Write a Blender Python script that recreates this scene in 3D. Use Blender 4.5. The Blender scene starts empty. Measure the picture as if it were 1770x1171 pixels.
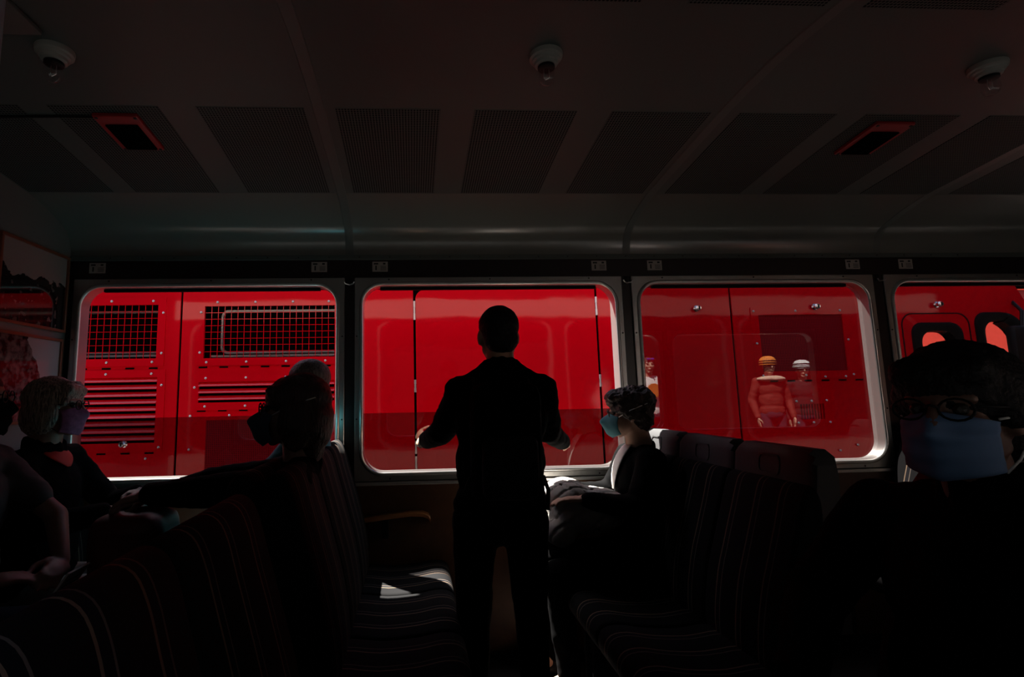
import bpy, bmesh, math, random
from mathutils import Vector, Matrix, noise
random.seed(7)
R = math.radians
scene = bpy.context.scene
C = scene.collection

# ------------------------------------------------------------------ camera
FPX, CX, CY, IW, IH = 930.0, 764.0, 565.0, 1770.0, 1171.0
YAW, PIT, ROL = R(3.26), R(7.42), R(-1.08)
CAM = Vector((0.0, -2.9, 1.31))
_f = Vector((math.sin(YAW)*math.cos(PIT), math.cos(YAW)*math.cos(PIT), math.sin(PIT)))
_r0 = Vector((math.cos(YAW), -math.sin(YAW), 0))
_u0 = _r0.cross(_f)
_r = _r0*math.cos(ROL) + _u0*math.sin(ROL)
_u = -_r0*math.sin(ROL) + _u0*math.cos(ROL)
cd = bpy.data.cameras.new('camera')
cam = bpy.data.objects.new('camera', cd); C.objects.link(cam)
cam.matrix_world = Matrix(((_r.x, _u.x, -_f.x, CAM.x), (_r.y, _u.y, -_f.y, CAM.y), (_r.z, _u.z, -_f.z, CAM.z), (0, 0, 0, 1)))
cd.sensor_width = 36.0; cd.lens = FPX*36.0/IW
cd.shift_x = (IW/2-CX)/IW; cd.shift_y = -(IH/2-CY)/IW
cd.clip_start = 0.02; cd.clip_end = 300
scene.camera = cam

# ------------------------------------------------------------------ world, sun, exposure
w = bpy.data.worlds.new('world'); scene.world = w; w.use_nodes = True
nt = w.node_tree
sky = nt.nodes.new('ShaderNodeTexSky'); sky.sky_type = 'NISHITA'
sky.sun_disc = False; sky.sun_elevation = R(60); sky.sun_rotation = R(-54)
sky.air_density = 1.0; sky.dust_density = 2.0
nt.links.new(sky.outputs[0], nt.nodes['Background'].inputs[0])
nt.nodes['Background'].inputs[1].default_value = 0.38
TO_SUN = Vector((-0.31, 0.34, 0.89)).normalized()
sd = bpy.data.lights.new('sun', 'SUN'); sd.energy = 42.0; sd.angle = R(0.53); sd.color = (1.0, 0.95, 0.87)
sun = bpy.data.objects.new('sun', sd); C.objects.link(sun)
sun.rotation_euler = TO_SUN.to_track_quat('Z', 'Y').to_euler(); sun.location = (-4, 6, 9)
scene.view_settings.view_transform = 'Standard'
scene.view_settings.look = 'None'
scene.view_settings.exposure = 0.0
scene.view_settings.gamma = 1.0
scene.view_settings.use_curve_mapping = False
scene.cycles.sample_clamp_indirect = 4.0
scene.cycles.caustics_reflective = False
scene.cycles.caustics_refractive = False
scene.cycles.max_bounces = 8
scene.cycles.transparent_max_bounces = 16

# ------------------------------------------------------------------ materials
M = {}
def mat(name, col, rough=0.6, metal=0.0, spec=0.5, coat=0.0, bump=0.0, bscale=60.0, var=0.0, vscale=8.0, sheen=0.0):
    m = bpy.data.materials.new(name); m.use_nodes = True
    n = m.node_tree; b = n.nodes['Principled BSDF']
    b.inputs['Base Color'].default_value = (*col, 1); b.inputs['Roughness'].default_value = rough
    b.inputs['Metallic'].default_value = metal; b.inputs['Specular IOR Level'].default_value = spec
    b.inputs['Coat Weight'].default_value = coat; b.inputs['Coat Roughness'].default_value = 0.03
    b.inputs['Sheen Weight'].default_value = sheen
    tc = n.nodes.new('ShaderNodeTexCoord')
    if bump:
        t = n.nodes.new('ShaderNodeTexNoise'); t.inputs['Scale'].default_value = bscale; t.inputs['Detail'].default_value = 3
        n.links.new(tc.outputs['Object'], t.inputs['Vector'])
        bp = n.nodes.new('ShaderNodeBump'); bp.inputs['Strength'].default_value = bump; bp.inputs['Distance'].default_value = 0.01
        n.links.new(t.outputs[0], bp.inputs['Height']); n.links.new(bp.outputs[0], b.inputs['Normal'])
    if var:
        t = n.nodes.new('ShaderNodeTexNoise'); t.inputs['Scale'].default_value = vscale; t.inputs['Detail'].default_value = 5
        n.links.new(tc.outputs['Object'], t.inputs['Vector'])
        mx = n.nodes.new('ShaderNodeMix'); mx.data_type = 'RGBA'
        mx.inputs['A'].default_value = (*[c*(1-var) for c in col], 1); mx.inputs['B'].default_value = (*[min(1, c*(1+var)) for c in col], 1)
        n.links.new(t.outputs[0], mx.inputs['Factor']); n.links.new(mx.outputs['Result'], b.inputs['Base Color'])
    M[name] = m
    return m
mat('loco_red', (0.72, 0.0004, 0.010), 0.08, spec=0.30)
# slow waviness of the painted sheet metal
_n = M['loco_red'].node_tree; _b = _n.nodes['Principled BSDF']
_tc = _n.nodes.new('ShaderNodeTexCoord'); _mp = _n.nodes.new('ShaderNodeMapping'); _mp.inputs['Scale'].default_value = (1.3, 1, 3.0)
_t = _n.nodes.new('ShaderNodeTexNoise'); _t.inputs['Scale'].default_value = 2.2; _t.inputs['Detail'].default_value = 1.5
_bp = _n.nodes.new('ShaderNodeBump'); _bp.inputs['Strength'].default_value = 0.24; _bp.inputs['Distance'].default_value = 0.01
_n.links.new(_tc.outputs['Object'], _mp.inputs[0]); _n.links.new(_mp.outputs[0], _t.inputs['Vector'])
_n.links.new(_t.outputs[0], _bp.inputs['Height']); _n.links.new(_bp.outputs[0], _b.inputs['Normal'])
mat('loco_black', (0.003, 0.003, 0.003), 0.8, spec=0.0)
mat('steel_dark', (0.28, 0.27, 0.26), 0.4, metal=0.8)
mat('rubber', (0.004, 0.004, 0.004), 0.6, spec=0.12)
mat('chrome', (0.8, 0.8, 0.8), 0.18, metal=1.0)
mat('steel', (0.55, 0.55, 0.54), 0.35, metal=1.0)
mat('alu', (0.42, 0.42, 0.40), 0.36, metal=0.9, bump=0.04, bscale=200)
mat('alu_bright', (0.62, 0.62, 0.60), 0.30, metal=0.85)
mat('ceiling', (0.100, 0.118, 0.110), 0.42, spec=0.14)
mat('cove', (0.17, 0.178, 0.16), 0.22, spec=0.6)  # ceiling paint with the cove's brighter light put into the colour
mat('joint', (0.12, 0.135, 0.125), 0.4, spec=0.2)
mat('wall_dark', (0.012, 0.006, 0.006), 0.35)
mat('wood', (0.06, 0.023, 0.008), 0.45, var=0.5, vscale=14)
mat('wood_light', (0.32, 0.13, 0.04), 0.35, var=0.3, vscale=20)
mat('picture_frame', (0.20, 0.06, 0.03), 0.35)
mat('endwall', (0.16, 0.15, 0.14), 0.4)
mat('floor', (0.02, 0.018, 0.018), 0.6, var=0.4, vscale=40)
mat('plastic_grey', (0.062, 0.062, 0.064), 0.55, spec=0.12)
mat('plastic_black', (0.005, 0.005, 0.006), 0.5, spec=0.2)
mat('plastic_red', (0.30, 0.01, 0.012), 0.5)
mat('white_plastic', (0.30, 0.30, 0.27), 0.4)
mat('sticker', (0.42, 0.38, 0.35), 0.6)
mat('ink', (0.02, 0.02, 0.02), 0.7)
mat('coach_red', (0.09, 0.004, 0.005), 0.35)
mat('coach_cream', (0.42, 0.37, 0.33), 0.5)
mat('asphalt', (0.02, 0.02, 0.02), 0.9, var=0.3, vscale=30)
mat('ballast', (0.10, 0.095, 0.09), 0.95, bump=0.8, bscale=30)
mat('dull_black', (0.006, 0.006, 0.006), 0.9, spec=0.0)  # near-black for the coach roof and the added sky-blocking wall
mat('backdrop', (0.80, 0.05, 0.02), 0.7)
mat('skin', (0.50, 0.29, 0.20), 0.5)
mat('skin_shaded', (0.20, 0.11, 0.08), 0.5)  # darker copy of skin, interior shade put into the colour
mat('cloth_black', (0.0016, 0.0016, 0.0018), 0.9, spec=0.06)
mat('cloth_dark', (0.010, 0.010, 0.011), 0.8, spec=0.2)
mat('cloth_shirt', (0.028, 0.028, 0.030), 0.7, spec=0.3)
mat('denim', (0.020, 0.027, 0.045), 0.8, spec=0.2)
mat('trouser_grey', (0.33, 0.32, 0.30), 0.8)
mat('teal_cloth', (0.03, 0.22, 0.27), 0.8)
mat('red_cloth', (0.50, 0.03, 0.02), 0.8)
mat('white_cloth', (0.75, 0.72, 0.70), 0.8)
mat('quilt', (0.32, 0.30, 0.28), 0.75)
mat('bag_red', (0.06, 0.006, 0.006), 0.6)
mat('hair_black', (0.005, 0.004, 0.004), 0.6, spec=0.2, bump=0.6, bscale=90)
mat('hair_brown', (0.030, 0.014, 0.010), 0.55, bump=0.8, bscale=90)
mat('hair_auburn', (0.030, 0.012, 0.011), 0.5, bump=0.8, bscale=90)
mat('hair_grey', (0.16, 0.14, 0.125), 0.5, bump=0.8, bscale=110)
mat('hair_blonde', (0.55, 0.46, 0.36), 0.45, bump=0.9, bscale=110, var=0.5, vscale=35)
def strands(name, base, tip):
    n = M[name].node_tree; b = n.nodes['Principled BSDF']
    for l in list(b.inputs['Normal'].links)+list(b.inputs['Base Color'].links): n.links.remove(l)
    tc = n.nodes.new('ShaderNodeTexCoord'); mp = n.nodes.new('ShaderNodeMapping'); mp.inputs['Scale'].default_value = (1, 1, 0.10)
    t = n.nodes.new('ShaderNodeTexNoise'); t.inputs['Scale'].default_value = 170; t.inputs['Detail'].default_value = 4; t.inputs['Distortion'].default_value = 0.6
    n.links.new(tc.outputs['Object'], mp.inputs[0]); n.links.new(mp.outputs[0], t.inputs['Vector'])
    bp = n.nodes.new('ShaderNodeBump'); bp.inputs['Strength'].default_value = 1.0; bp.inputs['Distance'].default_value = 0.006
    n.links.new(t.outputs[0], bp.inputs['Height']); n.links.new(bp.outputs[0], b.inputs['Normal'])
    rp = n.nodes.new('ShaderNodeValToRGB'); rp.color_ramp.elements[0].position = 0.36; rp.color_ramp.elements[1].position = 0.66
    rp.color_ramp.elements[0].color = (*base, 1); rp.color_ramp.elements[1].color = (*tip, 1)
    n.links.new(t.outputs[0], rp.inputs[0]); n.links.new(rp.outputs[0], b.inputs['Base Color'])
strands('hair_blonde', (0.05, 0.04, 0.034), (0.38, 0.32, 0.26))
strands('hair_auburn', (0.012, 0.005, 0.005), (0.055, 0.022, 0.018))
strands('hair_grey', (0.07, 0.06, 0.055), (0.24, 0.21, 0.19))
mat('mask_blue', (0.13, 0.24, 0.44), 0.75)
mat('mask_teal', (0.05, 0.20, 0.23), 0.8)
mat('mask_navy', (0.025, 0.06, 0.11), 0.8)
mat('mask_purple', (0.24, 0.09, 0.20), 0.8, var=0.7, vscale=60)
mat('mask_white', (0.75, 0.75, 0.75), 0.7)
mat('eye', (0.02, 0.015, 0.01), 0.4)
mat('bulb', (0.35, 0.33, 0.30), 0.08, spec=0.8)
mat('paper', (0.60, 0.58, 0.55), 0.7)
mat('print_orange', (0.75, 0.22, 0.03), 0.7)
mat('lens_violet', (0.10, 0.03, 0.35), 0.2)
mat('cloth_orange', (0.16, 0.014, 0.006), 0.8)
mat('cloth_beige', (0.62, 0.45, 0.33), 0.85)

def glass_mat(name, tint):
    m = bpy.data.materials.new(name); m.use_nodes = True; n = m.node_tree
    for x in list(n.nodes): n.nodes.remove(x)
    o = n.nodes.new('ShaderNodeOutputMaterial'); mx = n.nodes.new('ShaderNodeMixShader')
    tr = n.nodes.new('ShaderNodeBsdfTransparent'); tr.inputs[0].default_value = (*tint, 1)
    gl = n.nodes.new('ShaderNodeBsdfGlossy'); gl.inputs['Roughness'].default_value = 0.0; gl.inputs[0].default_value = (1, 1, 1, 1)
    fr = n.nodes.new('ShaderNodeFresnel'); ge = n.nodes.new('ShaderNodeNewGeometry')
    io = n.nodes.new('ShaderNodeMapRange'); io.inputs['To Min'].default_value = 1.45; io.inputs['To Max'].default_value = 1/1.45
    n.links.new(ge.outputs['Backfacing'], io.inputs['Value']); n.links.new(io.outputs[0], fr.inputs[0])
    n.links.new(fr.outputs[0], mx.inputs[0]); n.links.new(tr.outputs[0], mx.inputs[1]); n.links.new(gl.outputs[0], mx.inputs[2])
    n.links.new(mx.outputs[0], o.inputs[0]); M[name] = m
glass_mat('glass', (0.60, 0.585, 0.585))
glass_mat('glass_clear', (0.93, 0.93, 0.93))

def node_mat(name, rough=0.8, spec=0.2):
    m = bpy.data.materials.new(name); m.use_nodes = True; n = m.node_tree
    b = n.nodes['Principled BSDF']; b.inputs['Roughness'].default_value = rough; b.inputs['Specular IOR Level'].default_value = spec
    tc = n.nodes.new('ShaderNodeTexCoord'); M[name] = m
    return n, b, tc
def math_node(n, op, a, b=None, c=None):
    x = n.nodes.new('ShaderNodeMath'); x.operation = op
    for i, v in enumerate((a, b, c)):
        if v is None: continue
        if isinstance(v, (int, float)): x.inputs[i].default_value = v
        else: n.links.new(v, x.inputs[i])
    return x.outputs[0]
def mix_col(n, fac, a, b):
    x = n.nodes.new('ShaderNodeMix'); x.data_type = 'RGBA'
    for k, v in (('A', a), ('B', b)):
        if isinstance(v, tuple): x.inputs[k].default_value = (*v, 1)
        else: n.links.new(v, x.inputs[k])
    n.links.new(fac, x.inputs['Factor'])
    return x.outputs['Result']
# striped moquette: thin woven lines across the seat width
n, b, tc = node_mat('moquette', 0.85, 0.12)
sx = n.nodes.new('ShaderNodeSeparateXYZ'); n.links.new(tc.outputs['Object'], sx.inputs[0])
tn = n.nodes.new('ShaderNodeTexNoise'); tn.inputs['Scale'].default_value = 3.0; n.links.new(tc.outputs['Object'], tn.inputs['Vector'])
yy = math_node(n, 'ADD', sx.outputs['Y'], math_node(n, 'MULTIPLY', math_node(n, 'SUBTRACT', tn.outputs[0], 0.5), 0.02))
fr_ = math_node(n, 'FRACT', math_node(n, 'MULTIPLY', math_node(n, 'ADD', yy, 5.0), 1/0.118))
l1 = math_node(n, 'COMPARE', fr_, 0.25, 0.026); l2 = math_node(n, 'COMPARE', fr_, 0.47, 0.019); l3 = math_node(n, 'COMPARE', fr_, 0.36, 0.085)
c0 = mix_col(n, l3, (0.003, 0.003, 0.0035), (0.006, 0.006, 0.008))
c1 = mix_col(n, l1, c0, (0.15, 0.105, 0.070)); c2 = mix_col(n, l2, c1, (0.10, 0.080, 0.065))
n.links.new(c2, b.inputs['Base Color'])
# perforated ceiling sheet: rows of small holes
n, b, tc = node_mat('perforated', 0.55, 0.05)
sx = n.nodes.new('ShaderNodeSeparateXYZ'); n.links.new(tc.outputs['Object'], sx.inputs[0])
P_ = 0.0112
fx = math_node(n, 'SUBTRACT', math_node(n, 'FRACT', math_node(n, 'MULTIPLY', math_node(n, 'ADD', sx.outputs['X'], 20.0), 1/P_)), 0.5)
fy = math_node(n, 'SUBTRACT', math_node(n, 'FRACT', math_node(n, 'MULTIPLY', math_node(n, 'ADD', sx.outputs['Y'], 20.0), 1/P_)), 0.5)
rr = math_node(n, 'SQRT', math_node(n, 'ADD', math_node(n, 'MULTIPLY', fx, fx), math_node(n, 'MULTIPLY', fy, fy)))
hole = math_node(n, 'LESS_THAN', rr, 0.355)
n.links.new(mix_col(n, hole, (0.110, 0.125, 0.118), (0.003, 0.003, 0.003)), b.inputs['Base Color'])
# fine ventilation gauze on the locomotive
n, b, tc = node_mat('gauze', 0.6, 0.1)
sx = n.nodes.new('ShaderNodeSeparateXYZ'); n.links.new(tc.outputs['Object'], sx.inputs[0])
fx = math_node(n, 'FRACT', math_node(n, 'MULTIPLY', math_node(n, 'ADD', sx.outputs['X'], 20.0), 1/0.012))
fy = math_node(n, 'FRACT', math_node(n, 'MULTIPLY', math_node(n, 'ADD', sx.outputs['Z'], 20.0), 1/0.012))
hole = math_node(n, 'MULTIPLY', math_node(n, 'GREATER_THAN', fx, 0.45), math_node(n, 'GREATER_THAN', fy, 0.3))
n.links.new(mix_col(n, hole, (0.34, 0.0006, 0.012), (0.10, 0.0004, 0.006)), b.inputs['Base Color'])
# old photographs on the end wall: printed pictures
def picture_mat(name, kind):
    n, b, tc = node_mat(name, 0.06, 0.6)
    sx = n.nodes.new('ShaderNodeSeparateXYZ'); n.links.new(tc.outputs['Object'], sx.inputs[0])
    t1 = n.nodes.new('ShaderNodeTexNoise'); t1.inputs['Scale'].default_value = 9; t1.inputs['Detail'].default_value = 8; n.links.new(tc.outputs['Object'], t1.inputs['Vector'])
    t2 = n.nodes.new('ShaderNodeTexNoise'); t2.inputs['Scale'].default_value = 28; t2.inputs['Detail'].default_value = 6; n.links.new(tc.outputs['Object'], t2.inputs['Vector'])
    if kind == 0:     # sky above, dark trees and machine below
        h = math_node(n, 'ADD', sx.outputs['Z'], math_node(n, 'MULTIPLY', math_node(n, 'SUBTRACT', t1.outputs[0], 0.5), 0.22))
        skym = math_node(n, 'GREATER_THAN', h, 0.235)
        dark = mix_col(n, math_node(n, 'GREATER_THAN', t2.outputs[0], 0.62), (0.012, 0.010, 0.010), (0.12, 0.10, 0.09))
        n.links.new(mix_col(n, skym, dark, (0.30, 0.24, 0.22)), b.inputs['Base Color'])
    else:             # rock face at the left, pale sky at the right
        h = math_node(n, 'ADD', math_node(n, 'ADD', sx.outputs['Y'], math_node(n, 'MULTIPLY', sx.outputs['Z'], 0.42)), math_node(n, 'MULTIPLY', math_node(n, 'SUBTRACT', t1.outputs[0], 0.5), 0.18))
        skym = math_node(n, 'GREATER_THAN', h, 0.17)
        ramp = n.nodes.new('ShaderNodeValToRGB'); ramp.color_ramp.elements[0].position = 0.42; ramp.color_ramp.elements[1].position = 0.62
        ramp.color_ramp.elements[0].color = (0.012, 0.009, 0.009, 1); ramp.color_ramp.elements[1].color = (0.16, 0.11, 0.10, 1)
        n.links.new(t2.outputs[0], ramp.inputs[0])
        n.links.new(mix_col(n, skym, ramp.outputs[0], (0.34, 0.29, 0.28)), b.inputs['Base Color'])
picture_mat('photo_engine', 0); picture_mat('photo_rocks', 1)

# ------------------------------------------------------------------ helpers
def tag(o, label=None, cat=None, group=None, kind=None):
    if label: o['label'] = label
    if cat: o['category'] = cat
    if group: o['group'] = group
    if kind: o['kind'] = kind
    return o
def empty(name, loc=(0, 0, 0), rz=0.0, label=None, cat=None, group=None, kind=None):
    o = bpy.data.objects.new(name, None); C.objects.link(o); o.location = loc; o.rotation_euler = (0, 0, rz)
    o.empty_display_size = 0.05
    return tag(o, label, cat, group, kind)
def root_of(o):
    v = Vector((0, 0, 0))
    while o is not None:
        v += o.location; o = o.parent
    return v
def link(name, me, m, parent=None, smooth=False):
    o = bpy.data.objects.new(name, me); C.objects.link(o)
    if m is not None: me.materials.append(M[m] if isinstance(m, str) else m)
    if parent is not None: o.parent = parent
    if smooth: me.polygons.foreach_set('use_smooth', [True]*len(me.polygons))
    return o
def obj(name, bm, m, parent=None, smooth=False, world=False, auto=None):
    """world=True: the bmesh is in world space, moved into the (unrotated) parent's space"""
    if world and parent is not None: bmesh.ops.translate(bm, verts=bm.verts, vec=-root_of(parent))
    bmesh.ops.recalc_face_normals(bm, faces=bm.faces)
    me = bpy.data.meshes.new(name)
    if auto is not None:
        for f in bm.faces: f.smooth = True
        for e in bm.edges:
            if len(e.link_faces) == 2 and e.calc_face_angle(0) > R(auto): e.smooth = False
    bm.to_mesh(me); bm.free()
    return link(name, me, m, parent, smooth)
def struct(name, bm, m, label, cat='structure', parent=None, auto=None):
    o = obj(name, bm, m, parent, auto=auto)
    if parent is None: tag(o, label, cat, kind='structure')
    return o
def box(bm, x0, x1, y0, y1, z0, z1, bev=0.0):
    r = bmesh.ops.create_cube(bm, size=1.0)
    vs = r['verts']
    for v in vs: v.co = Vector(((x0+x1)/2+v.co.x*(x1-x0), (y0+y1)/2+v.co.y*(y1-y0), (z0+z1)/2+v.co.z*(z1-z0)))
    if bev:
        es = list({e for v in vs for e in v.link_edges})
        bmesh.ops.bevel(bm, geom=es, offset=bev, segments=2, profile=0.5, affect='EDGES')
    return bm
def nb(): return bmesh.new()
def bx(*a, **k): return box(nb(), *a, **k)
def frame_of(d):
    d = d.normalized(); a = Vector((0, 0, 1)) if abs(d.z) < 0.9 else Vector((1, 0, 0))
    u = d.cross(a).normalized(); return u, d.cross(u).normalized()
def loft(bm, rings, close=True, cap=True):
    vr = [[bm.verts.new(p) for p in r] for r in rings]
    n = len(vr[0])
    for a, b_ in zip(vr, vr[1:]):
        for i in range(n if close else n-1):
            j = (i+1) % n
            bm.faces.new((a[i], a[j], b_[j], b_[i]))
    if cap and close:
        bm.faces.new(vr[0][::-1]); bm.faces.new(vr[-1])
    return vr
def tube(bm, pts, r, seg=8, rs=None):
    pts = [Vector(p) for p in pts]; rings = []
    u = None
    for i, p in enumerate(pts):
        d = (pts[min(i+1, len(pts)-1)]-pts[max(i-1, 0)]).normalized()
        if u is None: u, v = frame_of(d)
        else:
            u = (u-d*u.dot(d)).normalized()
        v = d.cross(u)
        rr = rs[i] if rs else r
        rings.append([p+(u*math.cos(2*math.pi*k/seg)+v*math.sin(2*math.pi*k/seg))*rr for k in range(seg)])
    loft(bm, rings); return bm
def caps(bm, p0, p1, r0, r1=None, seg=14, rings=4):
    """tapered capsule, a closed shape"""
    r1 = r0 if r1 is None else r1
    p0, p1 = Vector(p0), Vector(p1); d = p1-p0
    if d.length < 1e-6: d = Vector((0, 0, 1e-4)); p1 = p0+d
    dn = d.normalized(); u, v = frame_of(dn); L = []
    for k in range(rings+1):
        a = -math.pi/2+0.12+(math.pi/2-0.12)*k/rings
        L.append((p0+dn*r0*math.sin(a), r0*math.cos(a)))
    for k in range(rings+1):
        a = (math.pi/2-0.12)*k/rings
        L.append((p1+dn*r1*math.sin(a), r1*math.cos(a)))
    loft(bm, [[c+(u*math.cos(2*math.pi*i/seg)+v*math.sin(2*math.pi*i/seg))*q for i in range(seg)] for c, q in L])
    return bm
def ell(bm, c, r, mtx=None, sub=3):
    res = bmesh.ops.create_icosphere(bm, subdivisions=sub, radius=1.0)
    for v in res['verts']:
        p = Vector((v.co.x*r[0], v.co.y*r[1], v.co.z*r[2]))
        if mtx is not None: p = mtx @ p
        v.co = p+Vector(c)
    return bm
def lathe(bm, prof, c=(0, 0, 0), axis='z', seg=24):
    rings = []
    for r, h in prof:
        ring = []
        for k in range(seg):
            a = 2*math.pi*k/seg; x, y = r*math.cos(a), r*math.sin(a)
            p = (x, y, h) if axis == 'z' else (x, h, y)
            ring.append(Vector(p)+Vector(c))
        rings.append(ring)
    loft(bm, rings); return bm
def rrect(x0, x1, z0, z1, r, n=8):
    pts = []
    for cx, cz, a0 in ((x1-r, z1-r, 0), (x0+r, z1-r, 90), (x0+r, z0+r, 180), (x1-r, z0+r, 270)):
        for k in range(n+1):
            a = R(a0+90*k/n); pts.append((cx+r*math.cos(a), cz+r*math.sin(a)))
    return pts
def ring_loft(bm, loops, closed=False):
    """loops: list of (list of (x,z), y); skin between successive loops"""
    rings = [[Vector((x, y, z)) for x, z in l] for l, y in loops]
    vr = [[bm.verts.new(p) for p in r] for r in rings]
    if closed: vr.append(vr[0])
    n_ = len(vr[0])
    for a, b_ in zip(vr, vr[1:]):
        for i in range(n_):
            j = (i+1) % n_
            bm.faces.new((a[i], a[j], b_[j], b_[i]))
    return bm
def sheet_with_holes(x0, x1, z0, z1, y0, y1, holes):
    """flat plate in XZ, thickness y0..y1, rectangular holes"""
    xs = sorted({x0, x1, *[h[0] for h in holes], *[h[1] for h in holes]}); zs = sorted({z0, z1, *[h[2] for h in holes], *[h[3] for h in holes]})
    bm = nb()
    full = set()
    for i in range(len(xs)-1):
        for j in range(len(zs)-1):
            cx, cz = (xs[i]+xs[i+1])/2, (zs[j]+zs[j+1])/2
            if not any(h[0] < cx < h[1] and h[2] < cz < h[3] for h in holes): full.add((i, j))
    V = {}
    def vt(i, j, s):
        k = (i, j, s)
        if k not in V: V[k] = bm.verts.new((xs[i], (y0, y1)[s], zs[j]))
        return V[k]
    for i, j in full:
        for s in (0, 1): bm.faces.new([vt(i, j, s), vt(i+1, j, s), vt(i+1, j+1, s), vt(i, j+1, s)])
        for (di, dj, a, b_) in ((-1, 0, (i, j), (i, j+1)), (1, 0, (i+1, j), (i+1, j+1)), (0, -1, (i, j), (i+1, j)), (0, 1, (i, j+1), (i+1, j+1))):
            if (i+di, j+dj) not in full: bm.faces.new([vt(*a, 0), vt(*b_, 0), vt(*b_, 1), vt(*a, 1)])
    return bm
def copies(o, offs, parent=None):
    for d in offs:
        c = o.copy(); C.objects.link(c); c.location = o.location+Vector(d)
        if parent is not None: c.parent = parent
def copy_tree(o, parent=None):
    c = o.copy(); C.objects.link(c); c.parent = parent
    for ch in list(o.children): copy_tree(ch, c)
    return c
def fuse(bm, voxel, smooth=4, amp=0.0, freq=20.0, stretch=(1, 1, 1), amp2=0.0, freq2=60.0):
    """voxel-fuse overlapping closed shapes into one continuous skin"""
    bmesh.ops.recalc_face_normals(bm, faces=bm.faces)
    me = bpy.data.meshes.new('tmp'); bm.to_mesh(me); bm.free()
    o = bpy.data.objects.new('tmp', me); C.objects.link(o)
    md = o.modifiers.new('r', 'REMESH'); md.mode = 'VOXEL'; md.voxel_size = voxel; md.use_smooth_shade = True
    if smooth:
        ms = o.modifiers.new('s', 'SMOOTH'); ms.factor = 0.5; ms.iterations = smooth
    dg = bpy.context.evaluated_depsgraph_get(); dg.update()
    new = bpy.data.meshes.new_from_object(o.evaluated_get(dg))
    bpy.data.objects.remove(o); bpy.data.meshes.remove(me)
    if amp or amp2:
        ns = [v.normal.copy() for v in new.vertices]
        for v, nn in zip(new.vertices, ns):
            p = Vector((v.co.x*stretch[0], v.co.y*stretch[1], v.co.z*stretch[2]))
            d = 0.0
            if amp: d += amp*noise.noise(p*freq)
            if amp2: d += amp2*noise.noise(p*freq2)
            v.co += nn*d
    new.polygons.foreach_set('use_smooth', [True]*len(new.polygons))
    new.materials.clear()
    return new
def part(name, me, m, parent):
    """mesh in world space -> child of an unrotated parent"""
    me.transform(Matrix.Translation(-root_of(parent)))
    return link(name, me, m, parent)

# ------------------------------------------------------------------ the coach: shell
XL, XR = -1.81, 4.45           # inner ends of the saloon
YB = -2.58                     # inner face of the wall behind
WT = 0.07                      # wall thickness
WIN = [(-1.732, -0.407), (-0.260, 1.128), (1.275, 2.603), (2.761, 4.30)]
WZ0, WZ1 = 0.926, 1.915
def side_wall(name, y0, y1, label, m='wall_dark'):
    holes = [(a-0.03, b_+0.03, WZ0-0.03, WZ1+0.03) for a, b_ in WIN]
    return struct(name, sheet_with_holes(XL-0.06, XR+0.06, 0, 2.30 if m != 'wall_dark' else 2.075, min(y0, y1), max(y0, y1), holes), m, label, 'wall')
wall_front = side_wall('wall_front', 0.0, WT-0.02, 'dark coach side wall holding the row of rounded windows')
side_wall('wall_back', YB, YB-WT, 'opposite coach side wall with window openings behind the viewer')
# outer skin of the coach, sun-lit cream bands above and below the windows
holes = [(a-0.02, b_+0.02, WZ0-0.02, WZ1+0.02) for a, b_ in WIN]
struct('wall_outer', sheet_with_holes(XL-0.06, XR+0.06, -0.55, 2.42, WT-0.018, WT, holes), 'coach_red', 'red painted outer side of the coach facing the locomotive', 'wall')
for i, (z0, z1) in enumerate(((0.74, 0.90), (1.945, 2.10))):
    struct('trim_%d' % (i+1), bx(XL-0.06, XR+0.06, WT, WT+0.004, z0, z1), 'coach_cream', 'cream band along the outside of the coach, %s the windows' % ('below', 'above')[i], 'trim')
# wooden panelling below the sill
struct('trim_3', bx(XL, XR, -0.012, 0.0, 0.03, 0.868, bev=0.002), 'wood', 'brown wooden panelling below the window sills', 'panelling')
struct('wall_left', bx(XL-0.06, XL, YB, 0.0, 0.0, 2.45), 'endwall', 'grey end wall of the coach carrying two framed photographs', 'wall')
struct('wall_right', bx(XR, XR+0.06, YB, 0.0, 0.0, 2.45), 'endwall', 'far end wall of the coach outside the picture', 'wall')
struct('floor', bx(XL-0.06, XR+0.06, YB, 0.0, -0.06, 0.0), 'floor', 'dark floor between the seat rows', 'floor')
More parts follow.
